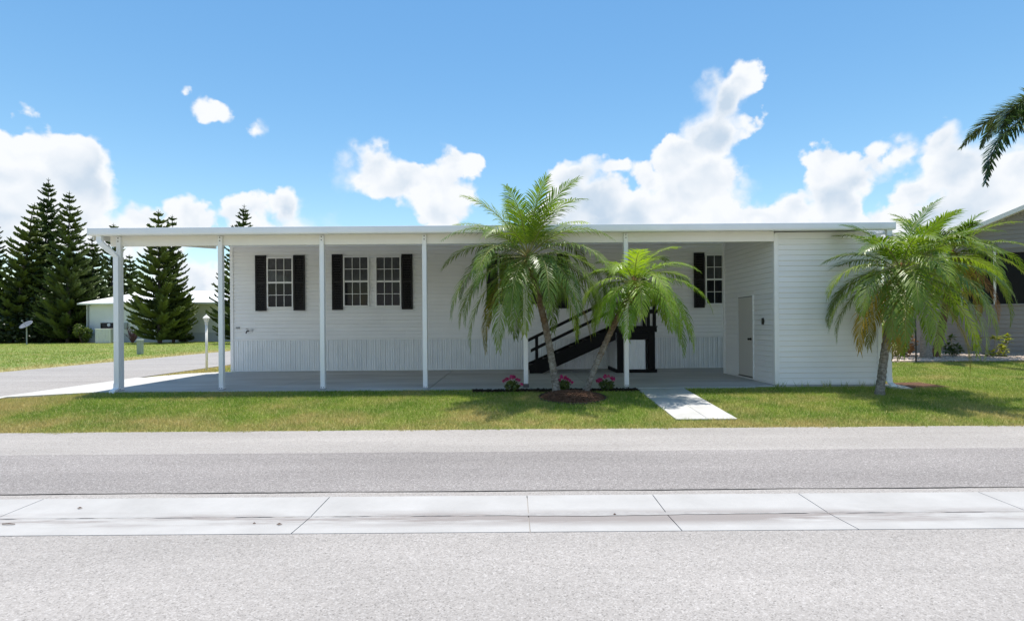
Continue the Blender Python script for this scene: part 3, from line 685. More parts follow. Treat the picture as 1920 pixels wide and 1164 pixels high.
# posts
def make_post():
    root = MB(); w = 0.046
    root.bbox(-w, w, -w-0.042, w-0.042+0.0, 0.0, 3.145, 0.007)
    return root.mesh('post', M['post'])
pme = make_post()
b = MB()
b.tube([(0, -0.08, 3.045), (0, -0.098, 3.045)], 0.011, 8)
bolt_me = b.mesh('bolt', M['bolt'])
b = MB()
for x in (-0.022, 0.022): b.tube([(x, -0.08, 0.03), (x, -0.098, 0.03)], 0.009, 8)
b.box(-0.05, 0.05, -0.092, 0.008, 0.0, 0.006)
foot_me = b.mesh('foot_bracket', M['bolt'])
for i, px in enumerate((225, 415, 605, 797, 985.5, 1174)):
    x = PX(px, PY - 0.05)
    o = setw(link('post', pme, None, (x, PY, 0)), car)
    if i == 4:
        b = MB(); b.bbox(-0.06, 0.06, -0.105, 0.02, 0.001, 0.075, 0.006); link('post_boot', b.mesh('post_boot', M['bolt']), o)
    else: link('foot_bracket', foot_me, o)
    link('bolt', bolt_me, o); link('bolt', bolt_me, o, (0, 0, 0.065))
# downspouts with elbows
def downspout(x0, x1, mirror=1):
    b = MB(); y = GF+0.075; w, dpt = 0.050, 0.036
    def sec(p, ax, az):  # rectangle section, direction in xz plane
        return [(p[0]+ax*s*w, p[1]+t*dpt, p[2]+az*s*w) for s, t in ((-1,-1), (1,-1), (1,1), (-1,1))]
    pts = [((x0, y, zb0+0.005), 1, 0), ((x0, y, zb0-0.09), 1, 0.0), ((x0+0.03*mirror, y, zb0-0.155), 0.9, mirror*0.4),
           ((x1-0.06*mirror, y+0.08, zb0-0.34), 0.9, mirror*0.4), ((x1, y+0.11, zb0-0.42), 1, 0), ((x1, y+0.11, 0.13), 1, 0)]
    vs_ = []
    for p, ax, az_ in pts:
        l = math.hypot(ax, az_); vs_ += sec(p, ax/l, az_/l)
    fs = [(i*4+k, i*4+(k+1) % 4, (i+1)*4+(k+1) % 4, (i+1)*4+k) for i in range(len(pts)-1) for k in range(4)] + [(0,1,2,3), tuple(len(vs_)-4+k for k in range(4))]
    b.add(vs_, fs); d = setw(b.build('downspout', M['post']), car)
    b = MB(); yy = y + 0.11
    s = -1
    sh = [((x1, yy, 0.16), 1.12), ((x1, yy-0.01, 0.09), 1.12), ((x1, yy-0.09, 0.015), 1.12), ((x1, yy-0.17, -0.005), 1.12)]
    vs_ = []
    for i, (p, k) in enumerate(sh):
        dz = 0 if i < 1 else (0.03 if i == 1 else 0.036); dy = dpt*k if i < 2 else 0.012
        vs_ += [(p[0]-w*k, p[1]-dy, p[2]-dz), (p[0]+w*k, p[1]-dy, p[2]-dz), (p[0]+w*k, p[1]+dy, p[2]+dz), (p[0]-w*k, p[1]+dy, p[2]+dz)]
    fs = [(i*4+k, i*4+(k+1) % 4, (i+1)*4+(k+1) % 4, (i+1)*4+k) for i in range(3) for k in range(4)] + [(12, 13, 14, 15)]
    b.add(vs_, fs); setw(b.build('shoe', M['fascia']), d)
    for z in (1.0, 2.2):
        b = MB(); b.box(x1-w-0.006, x1+w+0.006, yy-dpt-0.005, yy+dpt+0.005, z, z+0.03); setw(b.build('strap', M['post']), d)
downspout(PX(188, GF+0.07), PX(220, 11.36))
downspout(7.575, 7.625)

# ------------------------------------------------------------------ storage shed under the carport's right end
SX0, SX1, SY0, SY1 = 5.42, 7.62, 11.55, 14.35
shed = thing('storage_shed', 'white lap-sided storage shed under the right end of the carport roof', 'shed', ((SX0+SX1)/2, (SY0+SY1)/2, 0))
b = MB(); b.prism([(SY0+0.03, 0.0), (SY0+0.03, zroof(SY0)-0.02), (SY1-0.03, zroof(SY1)-0.02), (SY1-0.03, 0.0)], 'x', SX0+0.03, SX1-0.03)
sw = setw(b.build('wall', M['siding']), shed)
n = 28; h = 3.09 / n
bm_ = lap_board(SX1-SX0-0.16, h-0.0015).mesh('siding_board', M['siding'])
for i in range(n): setw(link('siding_board', bm_, None, (SX0+0.085, SY0+0.028, 0.025+i*h)), sw)
# left side wall (faces -x): boards along y, broken by the door
dY0, dY1, dZ0, dZ1 = 12.62, 13.41, 0.065, 1.89
def sideboard(y0, y1, z, hh):
    b = MB(); t = 0.022
    b.prism([(SX0+0.028, z), (SX0+0.028-t, z+0.003), (SX0+0.028-t, z+0.012), (SX0+0.024, z+hh), (SX0+0.028, z+hh)], 'y', y0, y1)
    setw(b.build('siding_board', M['siding']), sw)
for i in range(n+2):
    z = 0.025+i*h
    if z + h > 3.28: break
    if z + h > dZ0-0.03 and z < dZ1+0.04:
        sideboard(SY0+0.085, dY0-0.032, z, h-0.0015); sideboard(dY1+0.052, SY1-0.07, z, h-0.0015)
    else:
        yb = SY1-0.07
        ya = SY0+0.085
        if z + h > zroof(ya) - 0.02: ya = min(yb-0.05, GF + (z + h + 0.02 - 3.135)/0.098)
        sideboard(ya, yb, z, h-0.0015)
b = MB()
b.bbox(SX0-0.008, SX0+0.08, SY0-0.012, SY0+0.08, 0, 3.125, 0.005); setw(b.build('corner_trim', M['trim']), shed); b = MB()
b.bbox(SX1-0.08, SX1+0.006, SY0-0.012, SY0+0.08, 0, 3.125, 0.005); setw(b.build('corner_trim', M['trim']), shed); b = MB()
b.bbox(SX0-0.008, SX0+0.06, SY1-0.065, SY1+0.01, 0, zroof(SY1)-0.03, 0.005)
setw(b.build('corner_trim', M['trim']), shed)
b = MB(); b.box(SX0+0.004, SX0+0.04, SY0+0.081, SY1-0.066, 0.0, 0.024); b.box(SX0+0.081, SX1-0.081, SY0+0.004, SY0+0.04, 0.0, 0.024); setw(b.build('base_trim', M['trim']), shed)
b = MB()
b.bbox(SX0-0.004, SX0+0.05, dY1+0.002, dY1+0.05, dZ0-0.03, dZ1+0.03, 0.003); b.bbox(SX0-0.004, SX0+0.05, dY0-0.03, dY0-0.002, dZ0-0.03, dZ1+0.03, 0.003)
b.bbox(SX0-0.006, SX0+0.05, dY0-0.001, dY1+0.001, dZ1+0.004, dZ1+0.034, 0.003)
setw(b.build('door_frame', M['trim']), shed)
b = MB(); b.box(SX0+0.002, SX0+0.028, dY0, dY1, dZ1-0.012, dZ1+0.003); b.box(SX0-0.010, SX0+0.04, dY0, dY1, dZ0-0.022, dZ0-0.004); setw(b.build('weatherstrip', M['bolt']), shed)
b = MB(); b.bbox(SX0+0.001, SX0+0.04, dY0+0.003, dY1-0.003, dZ0, dZ1-0.013, 0.003); sd = setw(b.build('door', M['door']), shed)
b = MB(); ky = dY0+0.075; kz = 0.92; b.tube([(SX0, ky, kz), (SX0-0.03, ky, kz), (SX0-0.032, ky, kz), (SX0-0.07, ky, kz), (SX0-0.08, ky, kz)], [0.03, 0.03, 0.016, 0.03, 0.02], 10); setw(b.build('door_knob', M['knob']), sd)
hl = 0
b = MB(); yk = SX0*F/(1431-960); zk = PZ(1431, 602, yk); b.bbox(SX0-0.03, SX0+0.02, yk-0.022, yk+0.022, zk-0.07, zk+0.07, 0.004); setw(b.build('wall_bracket', M['knob']), shed)
b = MB()
b.prism([(11.25, 0.0), (11.0, -0.035), (11.0, -0.075), (11.55, -0.075), (11.55, 0.0)], 'x', 7.50, 7.88)
tag(b.build('splash_block', M['conc'], loc=(0, 0, 0)), 'pale concrete splash block under the downspout at the shed corner', 'splash block')

# ------------------------------------------------------------------ entry stairs: landing, stringers, treads, rails
LY0, LY1 = 14.72, 16.0
LX0, LX1 = PX(1157, LY0), PX(1228, LY0); LZ = PZ(1200, 611, LY0)
st = thing('entry_stairs', 'black wooden entry stairs and landing with white ribbed panels', 'stairs', (LX0, 15.3, 0))
def pc(name, b, m='black'): return setw(b.build(name, M[m]), st)
nbd = 8
for i in range(nbd):
    y0 = LY0-0.03 + (LY1-LY0+0.03)*i/nbd; y1 = LY0-0.03 + (LY1-LY0+0.03)*(i+1)/nbd-0.006
    b = MB(); b.bbox(LX0-0.05, LX1+0.06, y0, y1, LZ-0.035, LZ, 0.004); pc('deck_board', b)
b = MB(); b.bbox(LX0-0.03, LX1+0.05, LY0-0.012, LY0+0.03, LZ-0.16, LZ-0.036, 0.004); b.bbox(LX0-0.03, LX0+0.01, LY0+0.031, LY1, LZ-0.16, LZ-0.036, 0.004); b.bbox(LX1+0.01, LX1+0.05, LY0+0.031, LY1, LZ-0.16, LZ-0.036, 0.004); pc('rim_joist', b)
b = MB(); b.bbox(LX0, LX1, LY0+0.002, LY0+0.045, LZ-0.36, LZ-0.161, 0.004); pc('header', b)
for xa, xb in ((LX0, LX0+0.17), (LX1-0.17, LX1)):
    b = MB(); b.bbox(xa, xb, LY0-0.004, LY0+0.06, 0.09, LZ-0.162, 0.005); pc('frame_post', b)
b = MB(); b.bbox(LX0-0.03, LX1+0.05, LY0-0.016, LY0+0.05, 0.0, 0.088, 0.005); b.bbox(LX0-0.03, LX0+0.02, LY0+0.051, LY1, 0.0, 0.088, 0.005); pc('base_board', b)
x = LX0+0.172
pm = MB(); pp = 0.082; pm.prism([(0, 0), (0.02, 0), (0.028, -0.014), (0.054, -0.014), (0.062, 0), (pp-0.001, 0), (pp-0.001, 0.01), (0, 0.01)], 'z', 0.089, LZ-0.361); pm = pm.mesh('skirting_panel', M['skirt'])
while x + pp < LX1-0.17: setw(link('skirting_panel', pm, None, (x, LY0+0.036, 0)), st); x += pp
b = MB(); b.box(LX0+0.012, LX0+0.03, LY0+0.062, LY1, 0.089, LZ-0.162); pc('side_panel', b, 'skirt')
b = MB(); b.box(LX1-0.03, LX1-0.012, LY0+0.062, LY1, 0.001, LZ-0.162); pc('side_panel', b, 'skirt')
# stringers
bot = P(993, 697, LY0); sl = (LZ - 0.0) / (LX0 - bot.x - 0.25)
def stringer(y0, y1):
    b = MB(); x0 = bot.x
    b.prism([(x0, 0.0), (x0+0.33, 0.0), (LX0-0.035, LZ-0.36), (LX0-0.035, LZ-0.02), (x0, 0.21)], 'y', y0, y1); pc('stringer', b)
stringer(LY0+0.02, LY0+0.065); stringer(LY1-0.12, LY1-0.075)
nt = 6
for i in range(nt):
    f_ = (i+0.6)/(nt+0.35); x = bot.x+0.02 + (LX0-bot.x-0.06)*i/nt; z = 0.19 + (LZ-0.22)*i/nt
    b = MB(); b.bbox(x, x+0.30, LY0+0.067, LY1-0.122, z-0.04, z, 0.004); pc('tread', b)
def rail(xa, za, xb, zb_, hh=0.085, y=LY0+0.02):
    b = MB(); b.prism([(xa, za), (xb, zb_), (xb, zb_+hh), (xa, za+hh)], 'y', y-0.06, y-0.01); pc('handrail', b)
def q(px, py): p = P(px, py, LY0); return p.x, p.z
for (a, c) in (((990, 641), (1152, 561)), ((995, 660.5), (1154, 583))):
    (xa, za), (xb, zb_) = q(*a), q(*c); rail(xa, za, xb, zb_)
for px in (1006, 1082, 1150):
    x, _ = q(px, 600); zl = 0.21 + (LZ-0.23)*(x-bot.x)/(LX0-bot.x); tt = q(990, 641)[1] + (x-q(990, 641)[0])*((q(1152, 561)[1]-q(990, 641)[1])/(q(1152, 561)[0]-q(990, 641)[0]))
    b = MB(); b.bbox(x-0.04, x+0.04, LY0+0.012, LY0+0.066 if px < 1140 else LY0+0.09, zl-0.25 if px < 1140 else LZ, tt+0.04, 0.004)
    pc('rail_post', b)
# landing rails
zt_ = q(1228, 560)[1]
for x in (LX1-0.16, LX1+0.0):
    b = MB(); b.bbox(x-0.04, x+0.04, LY0+0.03, LY0+0.11, LZ, zt_ - (0.08 if x < LX1-0.1 else 0), 0.004); pc('rail_post', b)
b = MB(); b.bbox(LX1-0.04, LX1+0.04, LY1-0.12, LY1-0.04, LZ, zt_, 0.004); pc('rail_post', b)
for z in (q(1200, 580)[1], zt_-0.08):
    b = MB(); b.bbox(LX0-0.05, LX1-0.041, LY0-0.02, LY0+0.029, z-0.10, z, 0.004); pc('handrail', b)
    b = MB(); b.bbox(LX1+0.041, LX1+0.08, LY0+0.02, LY1-0.02, z-0.10, z, 0.004); pc('handrail', b)
b = MB(); r_ = 0.062; cx, cy, cz = LX1, LY0+0.07, zt_+0.06
b.lathe([(r_*math.sin(math.pi*k/8)+0.0001, -r_*math.cos(math.pi*k/8)) for k in range(9)], (cx, cy, cz), 12); b.lathe([(0.05, -0.06), (0.05, -0.045), (0.02, -0.04)], (cx, cy, cz), 10)
pc('post_finial', b)

# ------------------------------------------------------------------ neighbour's grey house on the right
NY = 18.2; NTH = R(38); NPX = PX(1895, NY); NC, NS = math.cos(NTH), math.sin(NTH)
def nu(px):                     # place along the turned wall seen at that pixel column, measured from the pivot
    k = (px-960)/F; return (k*NY - NPX)/(NC + k*NS)
def nX(px): return NPX + nu(px)
def nZ(px, py): return PZ(px, py, NY - nu(px)*NS)
nh = thing('neighbour_house', 'grey lap-sided house with dark screened porch and sloping white roof edge at right', 'house', (NPX, NY, 0.1))
NX0, NX1 = nX(1700), nX(1700) + 7.4
xm = (NX0+NX1)/2; NZ0 = 0.14
rl = Vector((nX(1850), 0, nZ(1850, 416))); rr = Vector((nX(1920), 0, nZ(1920, 387))); rs = (rr.z-rl.z)/(rr.x-rl.x)
def zrake(x): return rl.z + (min(x, 2*xm-x)-rl.x)*rs
zeave = zrake(NX0)
oz0, oz1 = nZ(1900, 570), nZ(1905, 466); ox0, ox1 = nX(1775), NX1-1.0
b = MB()   # wall backing with the porch opening left free
b.box(NX0, NX1, NY+0.05, NY+0.25, NZ0-0.3, oz0-0.02); b.box(NX0, ox0, NY+0.05, NY+0.25, oz0-0.02, zeave-0.15); b.box(ox1, NX1, NY+0.05, NY+0.25, oz0-0.02, zeave-0.15)
b.add([(NX0, NY+0.05, zeave-0.15), (NX1, NY+0.05, zeave-0.15), (xm, NY+0.05, zrake(xm)-0.15)], [(0, 1, 2)])
b.box(ox0, ox1, NY+0.05, NY+0.25, oz1+0.02, zeave-0.15)
nw = setw(b.build('wall', M['nsiding'], fix=False), nh)
z = NZ0-0.25; hh = 0.145
def nboard(x0, x1, z):
    if x1-x0 < 0.1: return
    b = MB(); t = 0.02; b.prism([(NY+0.048, z), (NY+0.048-t, z+0.004), (NY+0.048-t, z+0.015), (NY+0.044, z+hh-0.002), (NY+0.048, z+hh-0.002)], 'x', x0, x1)
    setw(b.build('siding_board', M['nsiding']), nw)
while z < zrake(xm)-0.3:
    x0, x1 = NX0+0.06, NX1-0.06
    if z + hh > zeave-0.1:
        xi = rl.x + (z+hh+0.12-rl.z)/rs; x0 = max(x0, xi); x1 = min(x1, 2*xm-xi)
    if z + hh > oz0-0.02 and z < oz1+0.02 and z < zeave:
        nboard(x0, ox0-0.05, z); nboard(ox1+0.05, x1, z)
    elif x1 > x0: nboard(x0, x1, z)
    z += hh
b = MB(); b.bbox(NX0-0.02, NX0+0.07, NY+0.01, NY+0.26, NZ0-0.3, zeave-0.12, 0.005); setw(b.build('corner_trim', M['nsiding']), nh)
# screened porch: mullions, sill, dark mesh and the porch room behind
b = MB(); b.bbox(ox0-0.05, ox1+0.05, NY-0.01, NY+0.2, oz0-0.05, oz0+0.01, 0.005); setw(b.build('porch_sill', M['nsiding']), nh)
for px in (1804, 1866, 1940, 2040):
    x = nX(px); b = MB(); b.bbox(x-0.03, x+0.03, NY+0.02, NY+0.10, oz0+0.012, oz1+0.018, 0.004); setw(b.build('porch_mullion', M['trim']), nh)
prev = ox0
for px in (1804, 1866, 1940, 2040, None):
    x = nX(px) if px else ox1
    b = MB(); b.box(prev+0.03, x-0.03, NY+0.11, NY+0.125, oz0+0.012, oz1+0.018); setw(b.build('screen_pane', M['screen']), nh); prev = x
b = MB()
for (xa, xb, xc, s_) in ((NX0-0.5, xm, NX0-0.5, 1), (NX1+0.5, xm, NX1+0.5, -1)):
    za, zc = zrake(NX0-0.5), zrake(xm)
    y0, y1 = NY-0.35, NY+11
    vs_ = [(xa, y0, za-0.14), (xb, y0, zc-0.14), (xb, y1, zc-0.14), (xa, y1, za-0.14), (xa, y0, za), (xb, y0, zc), (xb, y1, zc), (xa, y1, za)]
    b.add(vs_, [(0,1,2,3), (4,5,6,7), (0,1,5,4), (1,2,6,5), (2,3,7,6), (3,0,4,7)])
setw(b.build('roof', M['roofw']), nh)
b = MB(); b.box(NX0, NX0+0.2, NY+0.26, NY+10.8, NZ0-0.3, zeave-0.15); b.box(NX1-0.2, NX1, NY+0.26, NY+10.8, NZ0-0.3, zeave-0.15); b.box(NX0+0.2, NX1-0.2, NY+3.0, NY+3.2, NZ0-0.3, zeave-0.15)
b.box(NX0+0.2, NX1-0.2, NY+0.26, NY+3.0, zeave-0.2, zeave-0.16); b.box(NX0+0.2, NX1-0.2, NY+10.6, NY+10.8, NZ0-0.3, zeave-0.15)
setw(b.build('porch_room', M['nsiding']), nh)
nh.rotation_euler = (0, 0, -NTH)

# rock bed in front of it
def zrock(x, y): return zgs(x, y) + 0.03
xs = [9.75 + 0.3*i for i in range(40)]
rb = sheet('rock_bed', M['rockbed'], xs, [15.95, 16.2, 16.6, 17.0, 17.4, 17.8, 18.3, 19, 20, 21.5], lambda x, y: zgs(x, y) + (0.012 if y < 16 else 0.035) + 0.012*math.sin(x*5)*math.sin(y*4), 0.06)
struct(rb)
n = 5200; b = MB()
base = [(1,0,0), (-1,0,0), (0,1,0), (0,-1,0), (0,0,1), (0,0,-1)]
fo = [(0,2,4), (2,1,4), (1,3,4), (3,0,4), (2,0,5), (1,2,5), (3,1,5), (0,3,5)]
for i in range(n):
    x = random.uniform(9.85, 19.5); y = random.uniform(15.98, 19.0) if i % 3 else random.uniform(15.98, 16.4); s = random.uniform(0.014, 0.04)
    zz = zrock(x, y) + s*0.25; a = random.uniform(0, 6.28); ca, sa = math.cos(a), math.sin(a)
    b.add([(x + s*(vx*ca*1.3 - vy*sa), y + s*(vx*sa*1.3 + vy*ca), zz + s*0.6*vz) for vx, vy, vz in base], fo)
pb = b.build('bed_pebbles', M['pebble'], fix=False, smooth=True)
tag(pb, 'tan and pinkish pebbles spread in the bed before the grey house', 'pebbles', kind='stuff')

# ------------------------------------------------------------------ palms
def frond_mesh(L, el0, az, droop, nl=46, ll=0.36, lw=0.021, vang=18, mats=('frond', 'rachis'), plume=False, bend=0.0, sag=0.55, curl=1.35, pet=0.16, rng=random, rr0=0.013):
    b = MB(); n = 18; pts = [Vector((0, 0, 0))]; tans = []
    for i in range(n):
        s = (i+0.5)/n; e = el0 - droop * s**curl; a = az + bend*s*s
        t = Vector((math.cos(e)*math.cos(a), math.cos(e)*math.sin(a), math.sin(e))); tans.append(t); pts.append(pts[-1] + t*(L/n))
    tans.append(tans[-1])
    b.tube(pts, [rr0*(1-0.85*i/n) for i in range(n+1)], 4, 1, caps=False)
    for i in range(nl):
        s = pet + (1-pet)*(i+0.5)/nl; k = min(n-1, int(s*n)); f_ = s*n-k
        p = pts[k].lerp(pts[k+1], f_); t = tans[k].lerp(tans[k+1], f_).normalized()
        side = Vector((-math.sin(az), math.cos(az), 0)); side = (side - t*side.dot(t)).normalized(); nrm = t.cross(side)
        if nrm.dot(Vector((0, 0, 1))) < 0 and not plume and abs(t.z) < 0.7: nrm = -nrm
        prof = math.sin(math.pi*min(1, (0.12 + 0.88*(s-pet)/(1-pet))**0.8))**0.6 if s < 0.97 else 0.35
        prof = max(0.3, prof)
        for sg in (-1, 1):
            ang = R(64 - 34*s + rng.uniform(-7, 7)); v = R(vang + rng.uniform(-10, 10))
            if plume: v = R(rng.uniform(-75, 85))
            lat = side*sg*math.cos(v) + nrm*math.sin(v)
            d = (t*math.cos(ang) + lat*math.sin(ang)).normalized(); ln = ll*prof*rng.uniform(0.82, 1.12)
            w = d.cross(nrm)
            if w.length < 1e-3: continue
            w = w.normalized()*lw*0.5*(0.7+0.3*prof)
            g_ = sag*rng.uniform(0.7, 1.3)
            p1 = p + d*ln*0.42; d2 = (d + Vector((0, 0, -g_*0.55))).normalized(); p2 = p1 + d2*ln*0.34; d3 = (d2 + Vector((0, 0, -g_*0.7))).normalized(); p3 = p2 + d3*ln*0.26
            b.add([p-w*0.5, p+w*0.5, p1+w, p1-w, p2+w*0.75, p2-w*0.75, p3], [(0,1,2,3), (3,2,4,5), (5,4,6)])
    return b.mesh('frond', [M[mats[0]], M[mats[1]]], smooth=False)
def palm(name, label, base, crown, trunk_r, specs, sway=0.0, group=None, boots=True, ring=0.05, brown_from=0.55, **kw):
    base = Vector(base); crown = Vector(crown)
    root = thing(name, label, 'palm tree', base, group)
    H = (crown-base).length; n = int(H/ring); pts = []; rad = []
    for i in range(n+1):
        s = i/n; p = (crown-base)*s + Vector((0, 0, 0)); c = sway*math.sin(math.pi*s)
        p += Vector((c, 0, 0)); pts.append(p + Vector((0.004*math.sin(i*2.3), 0.004*math.sin(i*1.7), 0)))
        flare = 1 + 0.35*math.exp(-s*H/0.09)
        rad.append(trunk_r*flare*(1 + (0.055 if i % 2 else -0.045) + 0.03*math.sin(i*3.7))*(1-0.12*s))
    pts[0] = pts[0] - Vector((0, 0, 0.06))
    k = int(n*brown_from)
    b = MB(); b.tube(pts, rad, 14, 0)
    link('trunk', b.mesh('trunk', M['trunkp'] if 0.2 < brown_from < 0.9 else M['trunkg' if brown_from > 0.5 else 'trunkb'], smooth=True), root)
    c0 = crown-base
    if boots:
        b = MB()
        b.lathe([(trunk_r*0.9, -0.34), (trunk_r*1.25, -0.22), (trunk_r*1.45, -0.10), (trunk_r*1.2, 0.02), (trunk_r*0.5, 0.14), (0.004, 0.2)], c0, 10)
        for i in range(26):   # cut leaf bases
            a = i*2.4; z = -0.36 + 0.014*i; r0 = trunk_r*1.0
            q0 = c0 + Vector((math.cos(a)*r0, math.sin(a)*r0, z)); q1 = q0 + Vector((math.cos(a)*0.05, math.sin(a)*0.05, 0.09))
            b.tube([q0, q1], [0.022, 0.008], 5)
        link('crown_fibre', b.mesh('crown_fibre', M['fiber'], smooth=True), root)
    for i, sp in enumerate(specs):
        o = link('frond', frond_mesh(**{**kw, **sp}), root, c0 + Vector((0, 0, 0.03)))
    return root
def auto_specs(n, seed, Lr, elr, droopr, yellow=4, ll=None, young='frond', dead=0, skew=0.0, mid='frond', azoff=0.0):
    rng = random.Random(seed); out = []
    for i in range(n):
        s = i/(n-1)          # 0 young upright, 1 old hanging
        az_ = azoff + i*2.39996 + rng.uniform(-0.25, 0.25)
        el_ = R(elr[0] + (elr[1]-elr[0])*s**0.8 + rng.uniform(-6, 6))
        dr = R(droopr[0] + (droopr[1]-droopr[0])*min(1, s*2.0) - max(0, s-0.5)*2*(droopr[1]-58) + rng.uniform(-8, 8))
        L = Lr[0] + (Lr[1]-Lr[0])*math.sin(math.pi/2*min(1, s*1.7))
        L *= rng.uniform(0.9, 1.08)*(1 + skew*math.cos(az_))
        m_ = young if s < 0.3 else mid
        if i >= n-yellow-dead: m_ = 'frondy'
        if i >= n-dead: m_ = 'frondd'
        d = dict(L=L, el0=el_, az=az_, droop=dr, mats=(m_, 'rachis'), bend=rng.uniform(-0.35, 0.35), rng=rng, sag=0.35+1.2*s)
        if ll: d['ll'] = ll
        out.append(d)
    return out
def gp(px, Y): x = PX(px, Y); return Vector((x, Y, zgs(x, Y)))
PB = 10.85
b1 = gp(1043, PB); c1 = P(990, 486, PB)
palm('pygmy_date_palm', 'tallest green palm leaning left from the round mulch bed before the carport', b1, c1, 0.070,
     auto_specs(44, 3, (1.6, 2.15), (86, -34), (30, 104), yellow=2, ll=0.42), sway=0.06, brown_from=0.45, nl=48, ll=0.40, lw=0.0215, vang=10)
b2 = gp(1096, PB); c2 = P(1189, 536, PB-0.1)
palm('pygmy_date_palm', 'small bright green palm leaning right from the round mulch bed', b2, c2, 0.060,
     auto_specs(32, 11, (1.05, 1.55), (70, -24), (66, 112), yellow=0, ll=0.36, young='frondlt', mid='frondlt', skew=0.14), sway=-0.05, brown_from=0.4, nl=44, ll=0.34, lw=0.0185, vang=8)
b3 = gp(1648, 10.45); c3 = P(1690, 512, 10.45)
palm('pygmy_date_palm', 'leaning palm with yellowing lower fronds at the right corner of the shed', b3, c3, 0.072,
     auto_specs(42, 5, (1.4, 2.0), (80, -36), (52, 104), yellow=4, ll=0.42, skew=0.12), sway=-0.05, brown_from=0.6, nl=48, ll=0.40, lw=0.0215, vang=8)
# palms before the neighbour's house
b4 = gp(1753, 17.3); c4 = P(1786, 480, 17.3)
palm('pygmy_date_palm', 'palm with a rusty hanging frond before the grey house porch', b4, c4, 0.11,
     auto_specs(32, 21, (1.5, 2.4), (75, -34), (50, 100), yellow=2, dead=2, ll=0.42, skew=0.1), sway=0.05, brown_from=0.1, nl=40, ll=0.44, lw=0.032)
b5 = gp(1736, 17.0); c5 = P(1738, 470, 17.0)
p5 = palm('grey_trunk_palm', 'palm with a stout pale grey trunk rising from the pebble bed', b5, c5, 0.15,
     auto_specs(22, 33, (1.4, 1.9), (75, 0), (50, 90), yellow=0, ll=0.45), boots=False, brown_from=0.98, nl=36, ll=0.45, lw=0.034, ring=0.12)
# tall dark palm whose crown reaches in at the top right
Y6 = 13.5
c6 = P(2018, 206, Y6); b6 = gp(2055, Y6)
rng6 = random.Random(4)
sp6 = [dict(L=2.35, el0=R(38), az=R(178), droop=R(128), bend=0.0), dict(L=3.35, el0=R(4), az=R(184), droop=R(92), bend=0.05)]
for i in range(11):
    sp6.append(dict(L=rng6.uniform(2.4, 3.0), el0=R(rng6.uniform(5, 80)), az=R(-112 + i*22.5 + rng6.uniform(-6, 6)), droop=R(rng6.uniform(70, 120)), bend=0))
palm('plumed_palm', 'tall dark plumed palm with two fronds arching in at the top right', b6, c6, 0.14, sp6, boots=False, brown_from=0.98,
     nl=200, ll=0.44, lw=0.036, plume=True, sag=0.25, mats=('frondk', 'rachis'), curl=1.2, pet=0.1, ring=0.12)

# ------------------------------------------------------------------ pines in the background
def pine_mesh(H, Rb, seed, bare=0.03, dens=1.0):
    rng = random.Random(seed); fo_ = MB(); tk = MB()
    n = 16; tp = [Vector((0.05*math.sin(i*0.9+seed), 0.05*math.cos(i*1.1), H*i/n)) for i in range(n+1)]
    tk.tube(tp, [0.16*(1-i/n)+0.02 for i in range(n+1)], 7)
    z = H*bare; wh = 0
    while z < H-0.25:
        s = z/H; r = Rb*((1-s)**0.82)*(0.35+0.65*min(1, (s+0.10)/0.22))*rng.uniform(0.88, 1.1)+0.10
        nbh = 6 if s < 0.85 else 5; off = rng.uniform(0, 6.28)
        for k in range(nbh):
            a = off + 6.283*k/nbh + rng.uniform(-0.18, 0.18); br = r*rng.uniform(0.8, 1.12)
            d = Vector((math.cos(a), math.sin(a), 0)); sd = Vector((-d.y, d.x, 0))
            rise = rng.uniform(0.02, 0.16) + 0.30*s
            def bp(t): return d*(br*t) + Vector((0, 0, z + br*(rise*t + 0.22*t*t*t)))
            fo_.tube([bp(0), bp(0.5), bp(1.0)], [0.045, 0.055, 0.03], 3, 0, caps=False)
            m = max(3, int(br*7*dens))
            for j in range(m):
                t = 0.22 + 0.78*(j+rng.random())/m; p = bp(min(t, 1))
                ln = (0.30 + 0.52*br/max(Rb, 0.1)*(1.15-t))*rng.uniform(0.7, 1.2)
                for sg in (-1, 1):
                    dd = (d*0.62 + sd*sg*rng.uniform(0.45, 0.9) + Vector((0, 0, rng.uniform(0.1, 0.65)))).normalized()
                    p1 = p + dd*ln*0.55; p2 = p1 + (dd + Vector((0, 0, 0.35))).normalized()*ln*0.45
                    fo_.tube([p, p1, p2], [0.04, 0.068, 0.018], 3, 0, caps=False)
        z += (0.36 + 0.20*s)*rng.uniform(0.7, 1.3)
    # leader
    fo_.tube([(0, 0, H-0.6), (0, 0, H+0.25)], [0.05, 0.015], 3, 0)
    for k in range(4):
        a = k*1.57+0.4
        for zz in (H-0.35, H-0.05): fo_.tube([(0, 0, zz), (0.22*math.cos(a), 0.22*math.sin(a), zz+0.14)], [0.035, 0.012], 3, 0)
    return tk.mesh('trunk', M['pinew'], True), fo_.mesh('crown', M['pine'])
pv_ = [pine_mesh(14.5, 3.2, 1, dens=1.5), pine_mesh(13.5, 3.0, 2, dens=1.7), pine_mesh(10.5, 2.7, 3, dens=2.0), pine_mesh(12.0, 2.7, 4, dens=1.3)]
PH = [14.5, 13.5, 10.5, 12.0]
def pine(label, pxb, Y, pxt, pyt, v, wide=1.0, rot=0.0):
    x = PX(pxb, Y); zb_ = zgs(x, Y); top = P(pxt, pyt, Y)
    H = top.z - zb_; sc = H / (PH[v]+0.2)
    r = thing('norfolk_pine', label, 'pine tree', (x, Y, zb_ - 0.05), 'background pine trees')
    lean = math.atan2(top.x - x, H)
    for nm, me in zip(('trunk', 'crown'), pv_[v]):
        o = link(nm, me, r); o.scale = (sc*wide, sc*wide, sc); o.rotation_euler = (0, 0, rot)
    r.rotation_euler = (0, lean, 0)
    return r
